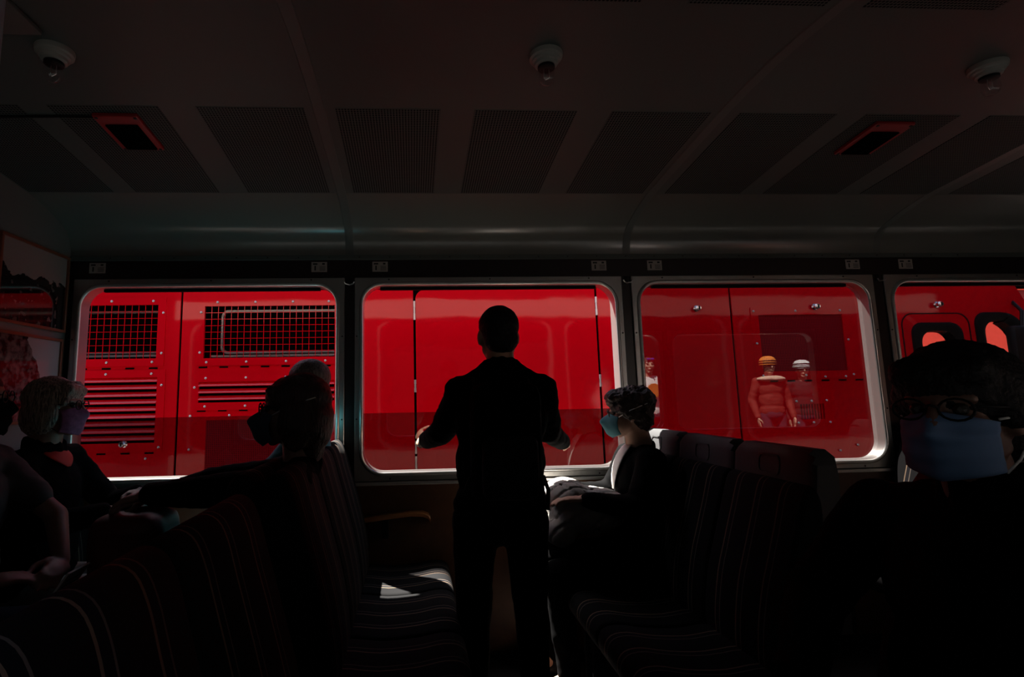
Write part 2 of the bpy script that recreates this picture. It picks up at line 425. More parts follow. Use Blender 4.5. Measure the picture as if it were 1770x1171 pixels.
# ceiling: curved cove at the sides, shallow slope, flat middle
PROF = [(0.0, 2.075), (-0.004, 2.12), (-0.012, 2.155), (-0.026, 2.185), (-0.048, 2.21), (-0.085, 2.232), (-0.135, 2.25), (-0.20, 2.272), (-0.27, 2.291), (-0.35, 2.307)]
PROF_C = [(-0.35, 2.307), (-0.53, 2.329), (-0.75, 2.355), (-1.01, 2.382), (-1.15, 2.392), (-1.29, 2.396)]
def zc(y):
    y = max(y, 2*-1.29-y) if y < -1.29 else y
    P = PROF+PROF_C[1:]
    for (a, za), (b_, zb) in zip(P, P[1:]):
        if b_ <= y <= a: return za+(zb-za)*(y-a)/(b_-a)
    return P[-1][1]
def mirror(p): return (2*-1.29-p[0], p[1])
def ext(prof, x0, x1, th=0.02):
    bm = nb(); n_ = len(prof)
    for (a, za), (b_, zb) in zip(prof, prof[1:]):
        pass
    lo = [[bm.verts.new((x, y, z)) for y, z in prof] for x in (x0, x1)]
    hi = [[bm.verts.new((x, y, z+th)) for y, z in prof] for x in (x0, x1)]
    for i in range(n_-1):
        bm.faces.new((lo[0][i], lo[0][i+1], lo[1][i+1], lo[1][i])); bm.faces.new((hi[0][i], hi[0][i+1], hi[1][i+1], hi[1][i]))
    for s in (0, 1):
        for i in range(n_-1): bm.faces.new((lo[s][i], lo[s][i+1], hi[s][i+1], hi[s][i]))
    for i in (0, n_-1): bm.faces.new((lo[0][i], lo[1][i], hi[1][i], hi[0][i]))
    return bm
full = PROF_C+[mirror(p) for p in PROF_C[::-1]][1:]
ceiling = struct('ceiling', ext(full, XL-0.06, XR+0.06), 'ceiling', 'dark cream coach ceiling with perforated panels and round lamps', 'ceiling', auto=30)
cv = obj('cove', ext(PROF, XL-0.06, XR+0.06, 0.012), 'cove', ceiling, auto=40)
obj('cove', ext([mirror(p) for p in PROF], XL-0.06, XR+0.06, 0.012), 'cove', ceiling, auto=40)
struct('roof', ext([(0.075, 2.40), (-0.1, 2.52), (-0.6, 2.62), (-1.29, 2.66), (-1.98, 2.62), (-2.48, 2.52), (-2.655, 2.40)], XL-0.1, XR+0.1, 0.02), 'dull_black', 'outer roof of the coach above the ceiling', 'roof')
# screwed strip where the cove meets the wall
rail = struct('trim_4', bx(XL, XR, -0.010, 0.0, 2.062, 2.088, bev=0.002), 'ceiling', 'narrow screwed strip between ceiling cove and wall', 'trim')
sc0 = obj('screw', lathe(nb(), [(0.0035, 0.0), (0.0035, -0.003), (0.001, -0.0035)], axis='y', seg=8), 'ink', rail)
sc0.location = (-1.6, -0.010, 2.075)
copies(sc0, [(0.165*k, 0, 0) for k in range(1, 30)])
# joints between the ceiling sheets
allp = PROF+PROF_C[1:]
for k, xj in enumerate((-0.335, 1.215, 2.70, 4.15)):
    bm = nb()
    lo = []
    for y, z in allp+[mirror(p) for p in allp[::-1]][1:]:
        lo.append([Vector((xj-0.022, y, z-0.0005)), Vector((xj-0.019, y, z-0.004)), Vector((xj+0.019, y, z-0.004)), Vector((xj+0.022, y, z-0.0005)), Vector((xj, y, z+0.006))])
    loft(bm, lo)
    o = obj('joint_strip', bm, 'joint' , ceiling, auto=40)
# perforated panels, three to a bay on each side
def perf_panel(x0, x1, side):
    ys = [-0.36+(-1.005+0.36)*k/6 for k in range(7)]
    bm = nb()
    rings = []
    for y in ys:
        z = zc(y)-0.002; yy_ = y if side == 0 else 2*-1.29-y
        rings.append([Vector((x0, yy_, z)), Vector((x1, yy_, z)), Vector((x1, yy_, z+0.006)), Vector((x0, yy_, z+0.006))])
    loft(bm, rings)
    obj('perforated_panel', bm, 'perforated', ceiling, auto=30)
px0 = -0.274
PAN = [px0+0.5185*k for k in (-3, -2, -1, 0, 1, 2)]
PAN = [-1.80, -1.308, -0.782, -0.274, 0.247, 0.775, 1.284, 1.795, 2.315, 2.80, 3.315, 3.83]
for i, x in enumerate(PAN):
    for s in (0, 1): perf_panel(x, x+0.392, s)

# ------------------------------------------------------------------ windows
def window(i, x0, x1, y_in, s, pane_top, back=False):
    """aluminium frame with a rounded opening; s=+1 frame on the front wall, -1 on the back wall"""
    r_ = 0.105
    L = lambda o, rr: rrect(x0-o, x1+o, WZ0-o, WZ1+o, rr)
    label = ['first rounded window, next to the framed photographs, pane lowered halfway', 'second rounded window, in front of the standing man, pane lowered halfway',
             'third rounded window, above the grey headrests, pane closed', 'fourth rounded window, behind the head of the masked man at the right'][i]
    wn = empty('window_%d' % (i+1+(4 if back else 0)), ((x0+x1)/2, y_in, WZ0), label=label if not back else 'window opening %d of the coach side behind the viewer' % (i+1), cat='window', kind='structure')
    Y = lambda d: y_in-s*d                 # d>0 towards the saloon
    bm = nb()
    ring_loft(bm, [(L(0.047, 0.006), Y(-0.002)), (L(0.047, 0.006), Y(0.008)), (L(0.044, 0.006), Y(0.011)), (L(0.022, r_+0.02), Y(0.011)), (L(0.020, r_+0.02), Y(-0.002))], closed=True)
    obj('frame_plate', bm, 'alu', wn, world=True, auto=30)
    bm = nb()
    prof = []
    for k in range(9):
        a = math.pi*k/8; prof.append((0.011+0.011*math.cos(a), 0.008+0.013*math.sin(a)))
    ring_loft(bm, [(L(o, r_+o), Y(d)) for o, d in prof]+[(L(0.0, r_), Y(-0.062)), (L(0.022, r_+0.022), Y(-0.062))], closed=True)
    obj('frame_lip', bm, 'alu_bright', wn, world=True, auto=50)
    # screws of the frame plate
    cz = (WZ0+WZ1)/2
    for sxx, szz in [(x0-0.035, cz+0.22), (x0-0.035, cz-0.22), (x1+0.035, cz+0.22), (x1+0.035, cz-0.22)]+[(x0+(x1-x0)*t, WZ1+0.035) for t in (0.1, 0.5, 0.9)]+[(x0+(x1-x0)*t, WZ0-0.035) for t in (0.1, 0.5, 0.9)]:
        if back: break
        c_ = lathe(nb(), [(0.0045, 0.0), (0.004, -0.003), (0.001, -0.0036)], (sxx, Y(0.011), szz), 'y', 8)
        obj('screw', c_, 'ink', wn, world=True)
    if not back:
        # ledge below the frame
        obj('sill', bx(x0-0.05, x1+0.05, Y(0.028), Y(0.0), WZ0-0.066, WZ0-0.049, bev=0.003), 'alu_bright', wn, world=True)
        # dark rubber channel at the head of the opening
        obj('seal', bx(x0+0.09, x1-0.09, Y(-0.045), Y(-0.025), WZ1-0.016, WZ1+0.002), 'rubber', wn, world=True)
    if pane_top:
        g = nb()
        box(g, x0-0.012, x1+0.012, Y(-0.038), Y(-0.033), WZ0-0.012, pane_top)
        obj('pane', g, 'glass', wn, world=True)
    return wn
for i, (a, b_) in enumerate(WIN):
    window(i, a, b_, 0.0, 1, (1.229, 1.229, 1.917, 1.917)[i])
    window(i, a, b_, YB, -1, None, back=True)
# pillar hooks between the frames
for k, (xh, lb) in enumerate(((-0.333, 'coat hook on the pillar between first and second window'), (1.202, 'coat hook on the pillar between second and third window'), (2.682, 'coat hook on the pillar between third and fourth window'))):
    h = empty('coat_hook', (xh, 0, 1.93), label=lb, cat='hook', group='coat hooks on the pillars')
    obj('plate', bx(xh-0.011, xh+0.011, -0.005, 0.0, 1.925, 1.962, bev=0.002), 'plastic_black', h, world=True)
    obj('hook', tube(nb(), [(xh-0.026, -0.034, 1.934), (xh-0.02, -0.032, 1.924), (xh, -0.014, 1.921), (xh+0.02, -0.032, 1.924), (xh+0.026, -0.034, 1.934)], 0.0035), 'steel', h, world=True)
# stickers on the dark band above the windows
STK = [(-1.668, 'seat notice sticker at the left end of the dark band above the windows'), (-0.499, 'seat notice sticker left of the first window pillar'), (-0.169, 'seat notice sticker right of the first window pillar'),
       (1.054, 'seat notice sticker left of the second window pillar'), (1.374, 'seat notice sticker right of the second window pillar'), (2.545, 'dim seat notice sticker left of the third window pillar'), (2.867, 'dim seat notice sticker right of the third window pillar')]
for x, lb in STK:
    s = empty('notice_sticker', (x, -0.001, 1.995), label=lb, cat='sticker', group='seat notice stickers above the windows')
    obj('card', bx(x-0.042, x+0.042, -0.0018, 0.0, 1.996, 2.052), 'sticker', s, world=True)
    bm = nb()
    box(bm, x-0.034, x-0.010, -0.0024, -0.0016, 2.036, 2.045); box(bm, x-0.026, x-0.018, -0.0024, -0.0016, 2.005, 2.030)
    box(bm, x+0.016, x+0.030, -0.0024, -0.0016, 2.036, 2.046)
    for q in range(4): box(bm, x+0.002, x+0.034, -0.0024, -0.0016, 2.004+q*0.007, 2.0065+q*0.007)
    obj('print', bm, 'ink', s, world=True)

# ------------------------------------------------------------------ ceiling fittings
for x, y, lb in ((-1.09, -1.30, 'leftmost round ceiling lamp with clear bulb, above the cabled red speaker'), (0.44, -1.32, 'middle round ceiling lamp with clear bulb, above the standing man'), (1.97, -1.30, 'rightmost round ceiling lamp with clear bulb')):
    z = zc(y)
    l = empty('ceiling_lamp', (x, y, z), label=lb, cat='lamp', group='round ceiling lamps')
    obj('base', lathe(nb(), [(0.052, 0.002), (0.054, -0.004), (0.052, -0.016), (0.046, -0.020), (0.044, -0.026), (0.038, -0.030), (0.036, -0.038), (0.030, -0.042)], seg=32), 'white_plastic', l, auto=30)
    obj('socket', lathe(nb(), [(0.027, -0.036), (0.027, -0.050), (0.022, -0.052)], seg=24), 'plastic_black', l, auto=30)
    obj('bulb', lathe(nb(), [(0.020, -0.050), (0.024, -0.062), (0.027, -0.076), (0.0265, -0.088), (0.021, -0.099), (0.011, -0.106), (0.001, -0.108)], seg=24), 'glass_clear', l, auto=60)
    obj('filament', tube(nb(), [(-0.008, 0, -0.05), (-0.009, 0, -0.08), (-0.004, 0, -0.088), (0.004, 0, -0.084), (0.009, 0, -0.08), (0.008, 0, -0.05)], 0.0012, 6), 'steel', l)
for x, lb in ((-1.09, 'red framed black ceiling speaker with a cable, at the left'), (1.955, 'red framed black ceiling speaker without cable, at the right')):
    y0, y1 = -0.965, -0.735
    s = empty('ceiling_speaker', (x, -0.85, zc(-0.85)), label=lb, cat='speaker', group='red ceiling speakers')
    tilt = math.atan2(zc(y1)-zc(y0), y1-y0)
    def local(bm):
        bmesh.ops.rotate(bm, verts=bm.verts, cent=(0, 0, 0), matrix=Matrix.Rotation(tilt, 3, 'X')); return bm
    obj('frame', local(ring_frame := bx(-0.082, 0.082, -0.115, 0.115, -0.016, 0.0, bev=0.004)), 'plastic_red', s)
    obj('grille', local(bx(-0.06, 0.06, -0.062, 0.104, -0.022, -0.014, bev=0.003)), 'loco_black', s)
    for q in ((-0.07, -0.103), (0.07, -0.103), (-0.07, 0.106), (0.07, 0.106)):
        obj('screw', local(lathe(nb(), [(0.006, -0.014), (0.006, -0.018), (0.002, -0.0195)], (q[0], q[1], 0), seg=8)), 'ink', s)
cb = obj('speaker_cable', tube(nb(), [(-1.165, -0.945, zc(-0.945)-0.006), (-1.3, -0.945, zc(-0.945)-0.005), (-1.5, -0.94, zc(-0.94)-0.006), (XL, -0.94, zc(-0.94)-0.006)], 0.005), 'plastic_black')
tag(cb, 'black cable running along the ceiling to the left red speaker', 'cable')
pm = obj('ceiling_hatch', bx(-1.75, -1.06, -1.86, -1.40, 2.372, 2.396-0.010, bev=0.004), 'ceiling', auto=30)
tag(pm, 'flat pale ceiling hatch at the upper left', 'hatch')

# ------------------------------------------------------------------ framed photographs on the end wall
def picture(z0, z1, y0, y1, pm_, lb, group='framed photographs on the end wall'):
    p = empty('framed_photograph', (XL, (y0+y1)/2, z0), label=lb, cat='picture', group=group)
    t = 0.014
    for a in ((y0, y1, z0, z0+t), (y0, y1, z1-t, z1), (y0, y0+t, z0+t, z1-t), (y1-t, y1, z0+t, z1-t)):
        obj('frame_strip', bx(XL, XL+0.016, a[0], a[1], a[2], a[3], bev=0.002), 'picture_frame', p, world=True)
    bm = nb(); box(bm, XL, XL+0.006, y0+t, y1-t, z0+t, z1-t)
    obj('print', bm, pm_, p, world=True)
picture(1.675, 2.075, -0.50, -0.022, 'photo_engine', 'upper framed black and white photograph of an old engine')
picture(1.22, 1.640, -0.50, -0.032, 'photo_rocks', 'lower framed photograph of a rock face against pale sky')

# ------------------------------------------------------------------ the red locomotive outside
GY = 0.75
loco = empty('locomotive', (1.0, GY+0.6, -1.0), label='glossy red locomotive with vents and doors standing close outside the windows', cat='locomotive')
LZ0, LZ1 = -0.35, 2.047
G = 0.012
def panel(name, x0, x1, holes=(), z0=LZ0, z1=LZ1):
    return obj(name, sheet_with_holes(x0, x1, z0, z1, GY, GY+0.014, list(holes)), 'loco_red', loco, world=True)
bm = bx(-4.4, 3.40, GY+0.10, GY+1.9, -0.6, 2.30)
obj('inner_body', bm, 'loco_black', loco, world=True)
bm = nb(); box(bm, -4.4, 4.98, GY+0.016, GY+1.9, -0.6, -0.35)
obj('underframe', bm, 'loco_black', loco, world=True)
obj('cant_rail', bx(-4.4, 4.31, GY, GY+0.10, LZ1+0.014, 2.32, bev=0.004), 'loco_red', loco, world=True)
bm = nb()
loft(bm, [[Vector((x, GY+0.0+dy, z)) for dy, z in ((0.0, 2.322), (0.05, 2.40), (0.25, 2.50), (0.95, 2.56), (1.65, 2.50), (1.9, 2.322))] for x in (-4.4, 4.25)])
obj('roof', bm, 'loco_red', loco, world=True, auto=40)
# dark backing right behind the panel gaps
VENT = [(-2.30, -1.687, 1.596, 1.955), (-2.30, -1.672, 1.05, 1.472), (-1.383, -0.520, 1.592, 1.942), (-1.405, -0.520, 1.30, 1.435), (-1.35, -0.62, 0.50, 1.185), (2.455, 3.075, 1.442, 1.842), (2.690, 2.870, 1.108, 1.212)]
CABW = [(3.56, 3.99, 1.25, 1.80), (4.04, 4.33, 0.95, 1.87)]
obj('backing', sheet_with_holes(-4.4, 3.40, LZ0, LZ1+0.02, GY+0.02, GY+0.03, [VENT[0], VENT[2]]), 'loco_black', loco, world=True)
panel('side_panel', -4.4, -1.545, VENT[:2])
panel('side_panel', -1.530, 0.012, VENT[2:5])
# hinged door with rounded upper corner
def door_panel(name, x0, x1, holes, r_, left):
    bm = sheet_with_holes(x0, x1, LZ0, LZ1, GY, GY+0.014, list(holes))
    cx = x0 if left else x1
    es = [e for e in bm.edges if all(abs(v.co.x-cx) < 1e-5 and abs(v.co.z-LZ1) < 1e-5 for v in e.verts)]
    bmesh.ops.bevel(bm, geom=es, offset=r_, segments=8, profile=0.5, affect='EDGES')
    return obj(name, bm, 'loco_red', loco, world=True)
door_panel('door', 0.028, 1.283, [], 0.07, True)
panel('side_panel', 1.299, 2.254)
door_panel('door', 2.269, 3.262, VENT[5:7], 0.07, False)
# cab side with slanted end: two rounded window openings
def cab_end(z): return 4.43+(LZ1-z)*0.52 if z > 0.95 else 5.0
def cab_plate():
    bm = nb()
    outer = [(3.278, LZ0), (5.0, LZ0), (5.0, 0.95), (4.43, LZ1), (3.278, LZ1)]
    W = [rrect(3.595, 3.955, 1.30, 1.765, 0.085, 6), rrect(4.085, 4.375, 1.05, 1.835, 0.085, 6)]
    # right window slants with the cab end
    W[1] = [(x+max(0, (x-4.085)/0.29)*(1.835-z)*0.5, z) for x, z in W[1]]
    layers = []
    for y in (GY, GY+0.014):
        es = []; lv = []
        for loop in [outer]+W:
            vs = [bm.verts.new((x, y, z)) for x, z in loop]; lv.append(vs)
            es += [bm.edges.new((vs[k], vs[(k+1) % len(vs)])) for k in range(len(vs))]
        bmesh.ops.triangle_fill(bm, use_beauty=True, use_dissolve=False, edges=es)
        layers.append(lv)
    for la, lb in zip(*layers):
        for k in range(len(la)):
            j = (k+1) % len(la); bm.faces.new((la[k], la[j], lb[j], lb[k]))
    return bm, W
bm, CW = cab_plate()
obj('cab_side', bm, 'loco_red', loco, world=True)
for k, wl in enumerate(CW):
    cxm = sum(p[0] for p in wl)/len(wl); czm = sum(p[1] for p in wl)/len(wl)
    def grow(d):
        out = []
        for x, z in wl:
            dx, dz = x-cxm, z-czm; out.append((x+(d if dx > 0 else -d), z+(d if dz > 0 else -d)))
        return out
    bm = nb()
    ring_loft(bm, [(grow(0.012), GY-0.001), (grow(0.006), GY-0.018), (grow(-0.03), GY-0.022), (grow(-0.052), GY-0.012), (grow(-0.055), GY+0.06), (grow(0.012), GY+0.06)], closed=True)
    obj('window_gasket', bm, 'rubber', loco, world=True, auto=40)
    bm = nb(); vs = [bm.verts.new((x, GY+0.03, z)) for x, z in grow(-0.05)]; f_ = bm.faces.new(vs)
    r2 = bmesh.ops.extrude_face_region(bm, geom=[f_])
    bmesh.ops.translate(bm, verts=[v for v in r2['geom'] if isinstance(v, bmesh.types.BMVert)], vec=(0, 0.004, 0))
    obj('cab_pane', bm, 'glass_clear', loco, world=True)
# slanted cab front: header, lower panel and corner pillars around an open windscreen
for nm, ya, yb, za, zb in (('front_header', GY, GY+1.9, 1.97, 2.32), ('front_panel', GY, GY+1.9, -0.35, 0.95), ('front_pillar', GY, GY+0.07, 0.95, 1.97), ('front_pillar', GY+1.83, GY+1.9, 0.95, 1.97)):
    bm = nb()
    loft(bm, [[Vector((cab_end(z)-0.015-t, y, z)) for y, t in ((ya+0.015, 0), (yb, 0), (yb, 0.05), (ya+0.015, 0.05))] for z in (za, min(zb, LZ1+0.27))])
    obj(nm, bm, 'loco_red', loco, world=True)
obj('cab_far_side', sheet_with_holes(3.42, 4.30, LZ0, 2.30, GY+1.86, GY+1.9, [(3.6, 4.2, 1.0, 1.85)]), 'loco_red', loco, world=True)
# raised hatch edge around the small cab window
bm = nb()
ring_loft(bm, [(rrect(3.515, 4.035, 1.10, 1.845, 0.09), GY-0.0005), (rrect(3.515, 4.035, 1.10, 1.845, 0.09), GY-0.004), (rrect(3.522, 4.028, 1.107, 1.838, 0.085), GY-0.004), (rrect(3.522, 4.028, 1.107, 1.838, 0.085), GY-0.0005)], closed=True)
obj('hatch_joint', bm, 'rubber', loco, world=True)

def framed(x0, x1, z0, z1, wd=0.05, d=0.006):
    """flat screwed frame around an opening"""
    bm = sheet_with_holes(x0-wd, x1+wd, z0-wd, z1+wd, GY-d, GY-0.0005, [(x0, x1, z0, z1)])
    bmesh.ops.bevel(bm, geom=[e for e in bm.edges if len(e.link_faces) == 2 and e.calc_face_angle(0) > 1], offset=0.0015, segments=1, affect='EDGES')
    return obj('vent_frame', bm, 'loco_red', loco, world=True)
screw_me = None
def screws(pts, r_=0.0085, parent=None):
    global screw_me
    for x, z in pts:
        if screw_me is None:
            o = obj('screw', lathe(nb(), [(r_, 0.0), (r_, -0.003), (r_*0.7, -0.006), (0.001, -0.007)], axis='y', seg=10), 'steel', loco, auto=40)
            screw_me = o.data
        else:
            o = bpy.data.objects.new('screw', screw_me); C.objects.link(o); o.parent = loco
        o.location = Vector((x, GY-0.006, z))-loco.location
def wire_mesh(x0, x1, z0, z1, p=0.044):
    bm = nb()
    nx = max(2, round((x1-x0)/p)); nz = max(2, round((z1-z0)/p))
    for k in range(1, nx): box(bm, x0+(x1-x0)*k/nx-0.0016, x0+(x1-x0)*k/nx+0.0016, GY+0.004, GY+0.008, z0, z1)
    for k in range(1, nz): box(bm, x0, x1, GY+0.002, GY+0.0055, z0+(z1-z0)*k/nz-0.0016, z0+(z1-z0)*k/nz+0.0016)
    return obj('wire_mesh', bm, 'loco_red', loco, world=True)
def louvres(x0, x1, z0, z1, n_):
    for k in range(n_):
        za = z0+(z1-z0)*k/n_; dz = (z1-z0)/n_
        bm = nb()
        pr = [(GY+0.010, za+dz*1.0), (GY-0.003, za+dz*0.62), (GY-0.010, za+dz*0.42), (GY-0.010, za+dz*0.35), (GY-0.001, za+dz*0.54), (GY+0.014, za+dz*0.96)]
        loft(bm, [[Vector((x, y, z)) for y, z in pr] for x in (x0, x1)])
        obj('louvre_slat', bm, 'loco_red', loco, world=True)
def slots(x0, z, n_, pitch, wd=0.055):
    for k in range(n_):
        bm = nb(); box(bm, x0+pitch*k, x0+pitch*k+wd, GY-0.003, GY+0.002, z-0.006, z+0.004)
        obj('drain_slot', bm, 'loco_black', loco, world=True)
# left mesh window and long louvre
framed(-2.30, -1.687, 1.596, 1.955); wire_mesh(-2.30, -1.687, 1.596, 1.955)
framed(-2.30, -1.672, 1.05, 1.472); louvres(-2.30, -1.672, 1.05, 1.472, 9)
screws([(x, 1.98) for x in (-2.27, -1.99, -1.72)]+[(-1.652, z) for z in (1.9, 1.63)]+[(x, 1.572) for x in (-2.27, -2.0, -1.71)]+[(x, 1.495) for x in (-2.27, -2.0, -1.71)]+[(-1.642, z) for z in (1.42, 1.02)]+[(-1.72, 0.95)])
slots(-2.18, 1.533, 4, 0.15)
slots(-2.18, 0.985, 4, 0.15)
# right mesh window: inner sash with rounded corner behind the wires
framed(-1.383, -0.520, 1.592, 1.942); wire_mesh(-1.383, -0.520, 1.592, 1.942)
for (sx0, sx1, sz0, sz1) in ((-1.30, -0.36, 1.62, 1.93), (-2.55, -1.50, 1.63, 1.93)):
    bm = nb()
    ring_loft(bm, [(rrect(sx0, sx1, sz0, sz1, 0.05), GY+0.075), (rrect(sx0+0.006, sx1-0.006, sz0+0.006, sz1-0.006, 0.045), GY+0.06), (rrect(sx0+0.018, sx1-0.018, sz0+0.018, sz1-0.018, 0.04), GY+0.06), (rrect(sx0+0.02, sx1-0.02, sz0+0.02, sz1-0.02, 0.04), GY+0.085)])
    obj('inner_sash', bm, 'steel_dark', loco, world=True, auto=40)
    obj('inner_ledge', bx(sx0-0.05, sx1+0.05, GY+0.045, GY+0.09, sz0-0.018, sz0-0.004), 'steel', loco, world=True)
framed(-1.405, -0.520, 1.30, 1.435); louvres(-1.405, -0.520, 1.30, 1.435, 3)
screws([(x, 1.968) for x in (-1.30, -1.05, -0.80, -0.56)]+[(-1.405, z) for z in (1.90, 1.63)]+[(x, 1.565) for x in (-1.36, -1.10, -0.84, -0.58)]+[(x, 1.46) for x in (-1.36, -1.10, -0.84, -0.58)]+[(x, 1.275) for x in (-1.36, -1.10, -0.58)]+[(-1.43, 1.40), (-1.45, 1.215), (-1.2, 1.215), (-1.45, 1.0), (-1.45, 0.8)])
slots(-1.41, 1.533, 7, 0.135)
slots(-1.41, 1.247, 7, 0.135)
bm = bx(-1.35, -0.62, GY+0.001, GY+0.010, 0.50, 1.185); obj('gauze_panel', bm, 'gauze', loco, world=True)
# third window: gauze hatch, slots, small vertical vent
framed(2.455, 3.075, 1.442, 1.842, 0.055)
obj('gauze_panel', bx(2.455, 3.075, GY+0.002, GY+0.010, 1.442, 1.842), 'gauze', loco, world=True)
screws([(x, 1.87) for x in (2.42, 2.73, 3.06)]+[(2.425, 1.64), (3.10, 1.66)]+[(x, 1.413) for x in (2.45, 2.76, 3.11)]+[(x, 1.40) for x in (2.9, 3.05)])
slots(2.50, 1.375, 6, 0.125)
framed(2.690, 2.870, 1.108, 1.212, 0.03)
for k in range(9):
    obj('vent_bar', bx(2.690+0.020*k, 2.699+0.020*k, GY-0.002, GY+0.012, 1.108, 1.212), 'loco_red', loco, world=True)
screws([(2.67, 1.232), (2.78, 1.232), (2.89, 1.235), (2.67, 1.085), (2.78, 1.085), (2.9, 1.085), (3.08, 0.925), (2.95, 0.89)])
# door hinges in the gaps
for xg, zs in ((0.020, (1.90, 1.385, 0.98, 0.88)), (1.291, (1.92, 1.40)), (3.270, (1.93, 1.40, 1.0))):
    for z in zs:
        hl = 0.065 if z > 1.8 else 0.042
        obj('hinge', tube(nb(), [(xg, GY-0.002, z-hl), (xg, GY-0.002, z-hl*0.34), (xg, GY-0.002, z-hl*0.32), (xg, GY-0.002, z+hl*0.32), (xg, GY-0.002, z+hl*0.34), (xg, GY-0.002, z+hl)], 0.009, 10, rs=[0.0075, 0.0075, 0.006, 0.006, 0.0075, 0.0075]), 'steel', loco, world=True)
# turn knobs
for x, z in ((2.008, 1.893), (2.877, 1.897), (-1.86, 1.045), (3.80, 1.905)):
    k = obj('knob', lathe(nb(), [(0.022, 0.0), (0.022, -0.006), (0.013, -0.010), (0.012, -0.020), (0.019, -0.026), (0.021, -0.036), (0.016, -0.044), (0.001, -0.046)], (x, GY, z), 'y', 20), 'chrome', loco, world=True, auto=30)
    kb = obj('key_bar', bx(x-0.004, x+0.004, GY-0.049, GY-0.044, z-0.012, z+0.012), 'plastic_black', k)
    kb.data.transform(Matrix.Translation(-loco.location))
# door mirror on the cab
ml = empty('cab_mirror', (4.30, GY-0.12, 1.43), label='black mirror housing hanging at the locomotive cab window', cat='mirror')
bm = nb(); box(bm, 4.19, 4.36, GY-0.16, GY-0.08, 1.43, 1.73, bev=0.03); obj('housing', bm, 'plastic_black', ml, world=True, auto=40)
obj('arm', tube(nb(), [(4.30, GY-0.11, 1.70), (4.36, GY-0.08, 1.84), (4.40, GY+0.005, 1.92)], 0.012), 'plastic_black', ml, world=True)

# added red backdrop beyond the locomotive, sloped to catch the sun
aw = empty('red_backdrop', (8.5, 5.0, -1.0), label='added red backdrop sloped to catch the sun, glimpsed beyond the locomotive cab', cat='backdrop')
bm = nb(); loft(bm, [[Vector((x, 3.6, -0.9)), Vector((x, 6.9, 4.6)), Vector((x, 6.93, 4.57)), Vector((x, 3.63, -0.93))] for x in (5.2, 14.0)])
obj('canvas', bm, 'backdrop', aw, world=True)
for x in (6.2, 13.2): obj('seam', tube(nb(), [(x, 3.585, -0.9), (x, 6.885, 4.6)], 0.03), 'loco_black', aw, world=True)
obj('cross_pole', tube(nb(), [(5.2, 5.93, 3.05), (14.0, 5.93, 3.05)], 0.03), 'loco_black', aw, world=True)
for x in (5.3, 13.9): obj('post', tube(nb(), [(x, 6.95, -1.0), (x, 6.95, 4.6)], 0.04), 'loco_black', aw, world=True)
# ground, platform and added sky-blocking wall behind the viewer
struct('ground', bx(-40, 40, -2.9, 40, -1.1, -1.0), 'ballast', 'gravel track bed under the trains', 'ground')
struct('platform', bx(-40, 40, -6.5, -2.95, -1.1, 0.08), 'asphalt', 'dark platform behind the viewer', 'platform')
struct('sky_block_wall', bx(-40, 40, -6.9, -6.5, -1.1, 8.5), 'dull_black', 'added dark building wall behind the platform, out of view, blocks sky light', 'building')

# ------------------------------------------------------------------ seats
def slab(prof, w, inset=0.016):
    """side profile in XZ swept over the width, with softly rounded ends"""
    n_ = len(prof); cx = sum(p[0] for p in prof)/n_; cz = sum(p[1] for p in prof)/n_
    def off(d):
        out = []
        for i in range(n_):
            a, b_ = prof[i-1], prof[(i+1) % n_]
            t = Vector((b_[0]-a[0], b_[1]-a[1])).normalized(); nn = Vector((t.y, -t.x))
            p = Vector(prof[i]); 
            if nn.dot(Vector((cx, cz))-p) < 0 and False: nn = -nn
            out.append(p-nn*d*SGN)
        return out
    area = sum(prof[i][0]*prof[(i+1) % n_][1]-prof[(i+1) % n_][0]*prof[i][1] for i in range(n_))
    SGN = 1 if area > 0 else -1
    bm = nb(); rings = []
    for y, d in ((-w/2, inset), (-w/2+inset*0.3, inset*0.3), (-w/2+inset, 0), (0, 0), (w/2-inset, 0), (w/2-inset*0.3, inset*0.3), (w/2, inset)):
        rings.append([Vector((p.x, y, p.y)) for p in off(d)])
    loft(bm, rings); return bm
def smooth_profile(pts, n_=3):
    out = []; m_ = len(pts)
    for i in range(m_):
        p0, p1, p2, p3 = [Vector(pts[(i+k) % m_]) for k in (-1, 0, 1, 2)]
        for k in range(n_):
            t = k/n_
            v = 0.5*((2*p1)+(-p0+p2)*t+(2*p0-5*p1+4*p2-p3)*t*t+(-p0+3*p1-3*p2+p3)*t**3)
            out.append((v.x, v.y))
    return out
BACK_A = [(0.02, 0.46), (0.118, 0.46), (0.128, 0.55), (0.105, 0.70), (0.068, 0.84), (0.028, 0.98), (0.008, 1.05), (-0.012, 1.088), (-0.042, 1.10), (-0.072, 1.082), (-0.084, 1.02), (-0.066, 0.85), (-0.03, 0.62)]
BACK_B = [(0.02, 0.46), (0.118, 0.46), (0.128, 0.54), (0.105, 0.68), (0.068, 0.80), (0.028, 0.93), (0.008, 0.99), (-0.008, 1.014), (-0.028, 1.02), (-0.048, 1.005), (-0.058, 0.95), (-0.05, 0.80), (-0.02, 0.62)]
CUSH = [(0.06, 0.40), (0.06, 0.455), (0.12, 0.482), (0.24, 0.470), (0.36, 0.476), (0.45, 0.490), (0.505, 0.482), (0.53, 0.45), (0.525, 0.41), (0.49, 0.388), (0.30, 0.385), (0.12, 0.385)]
SW = 0.418
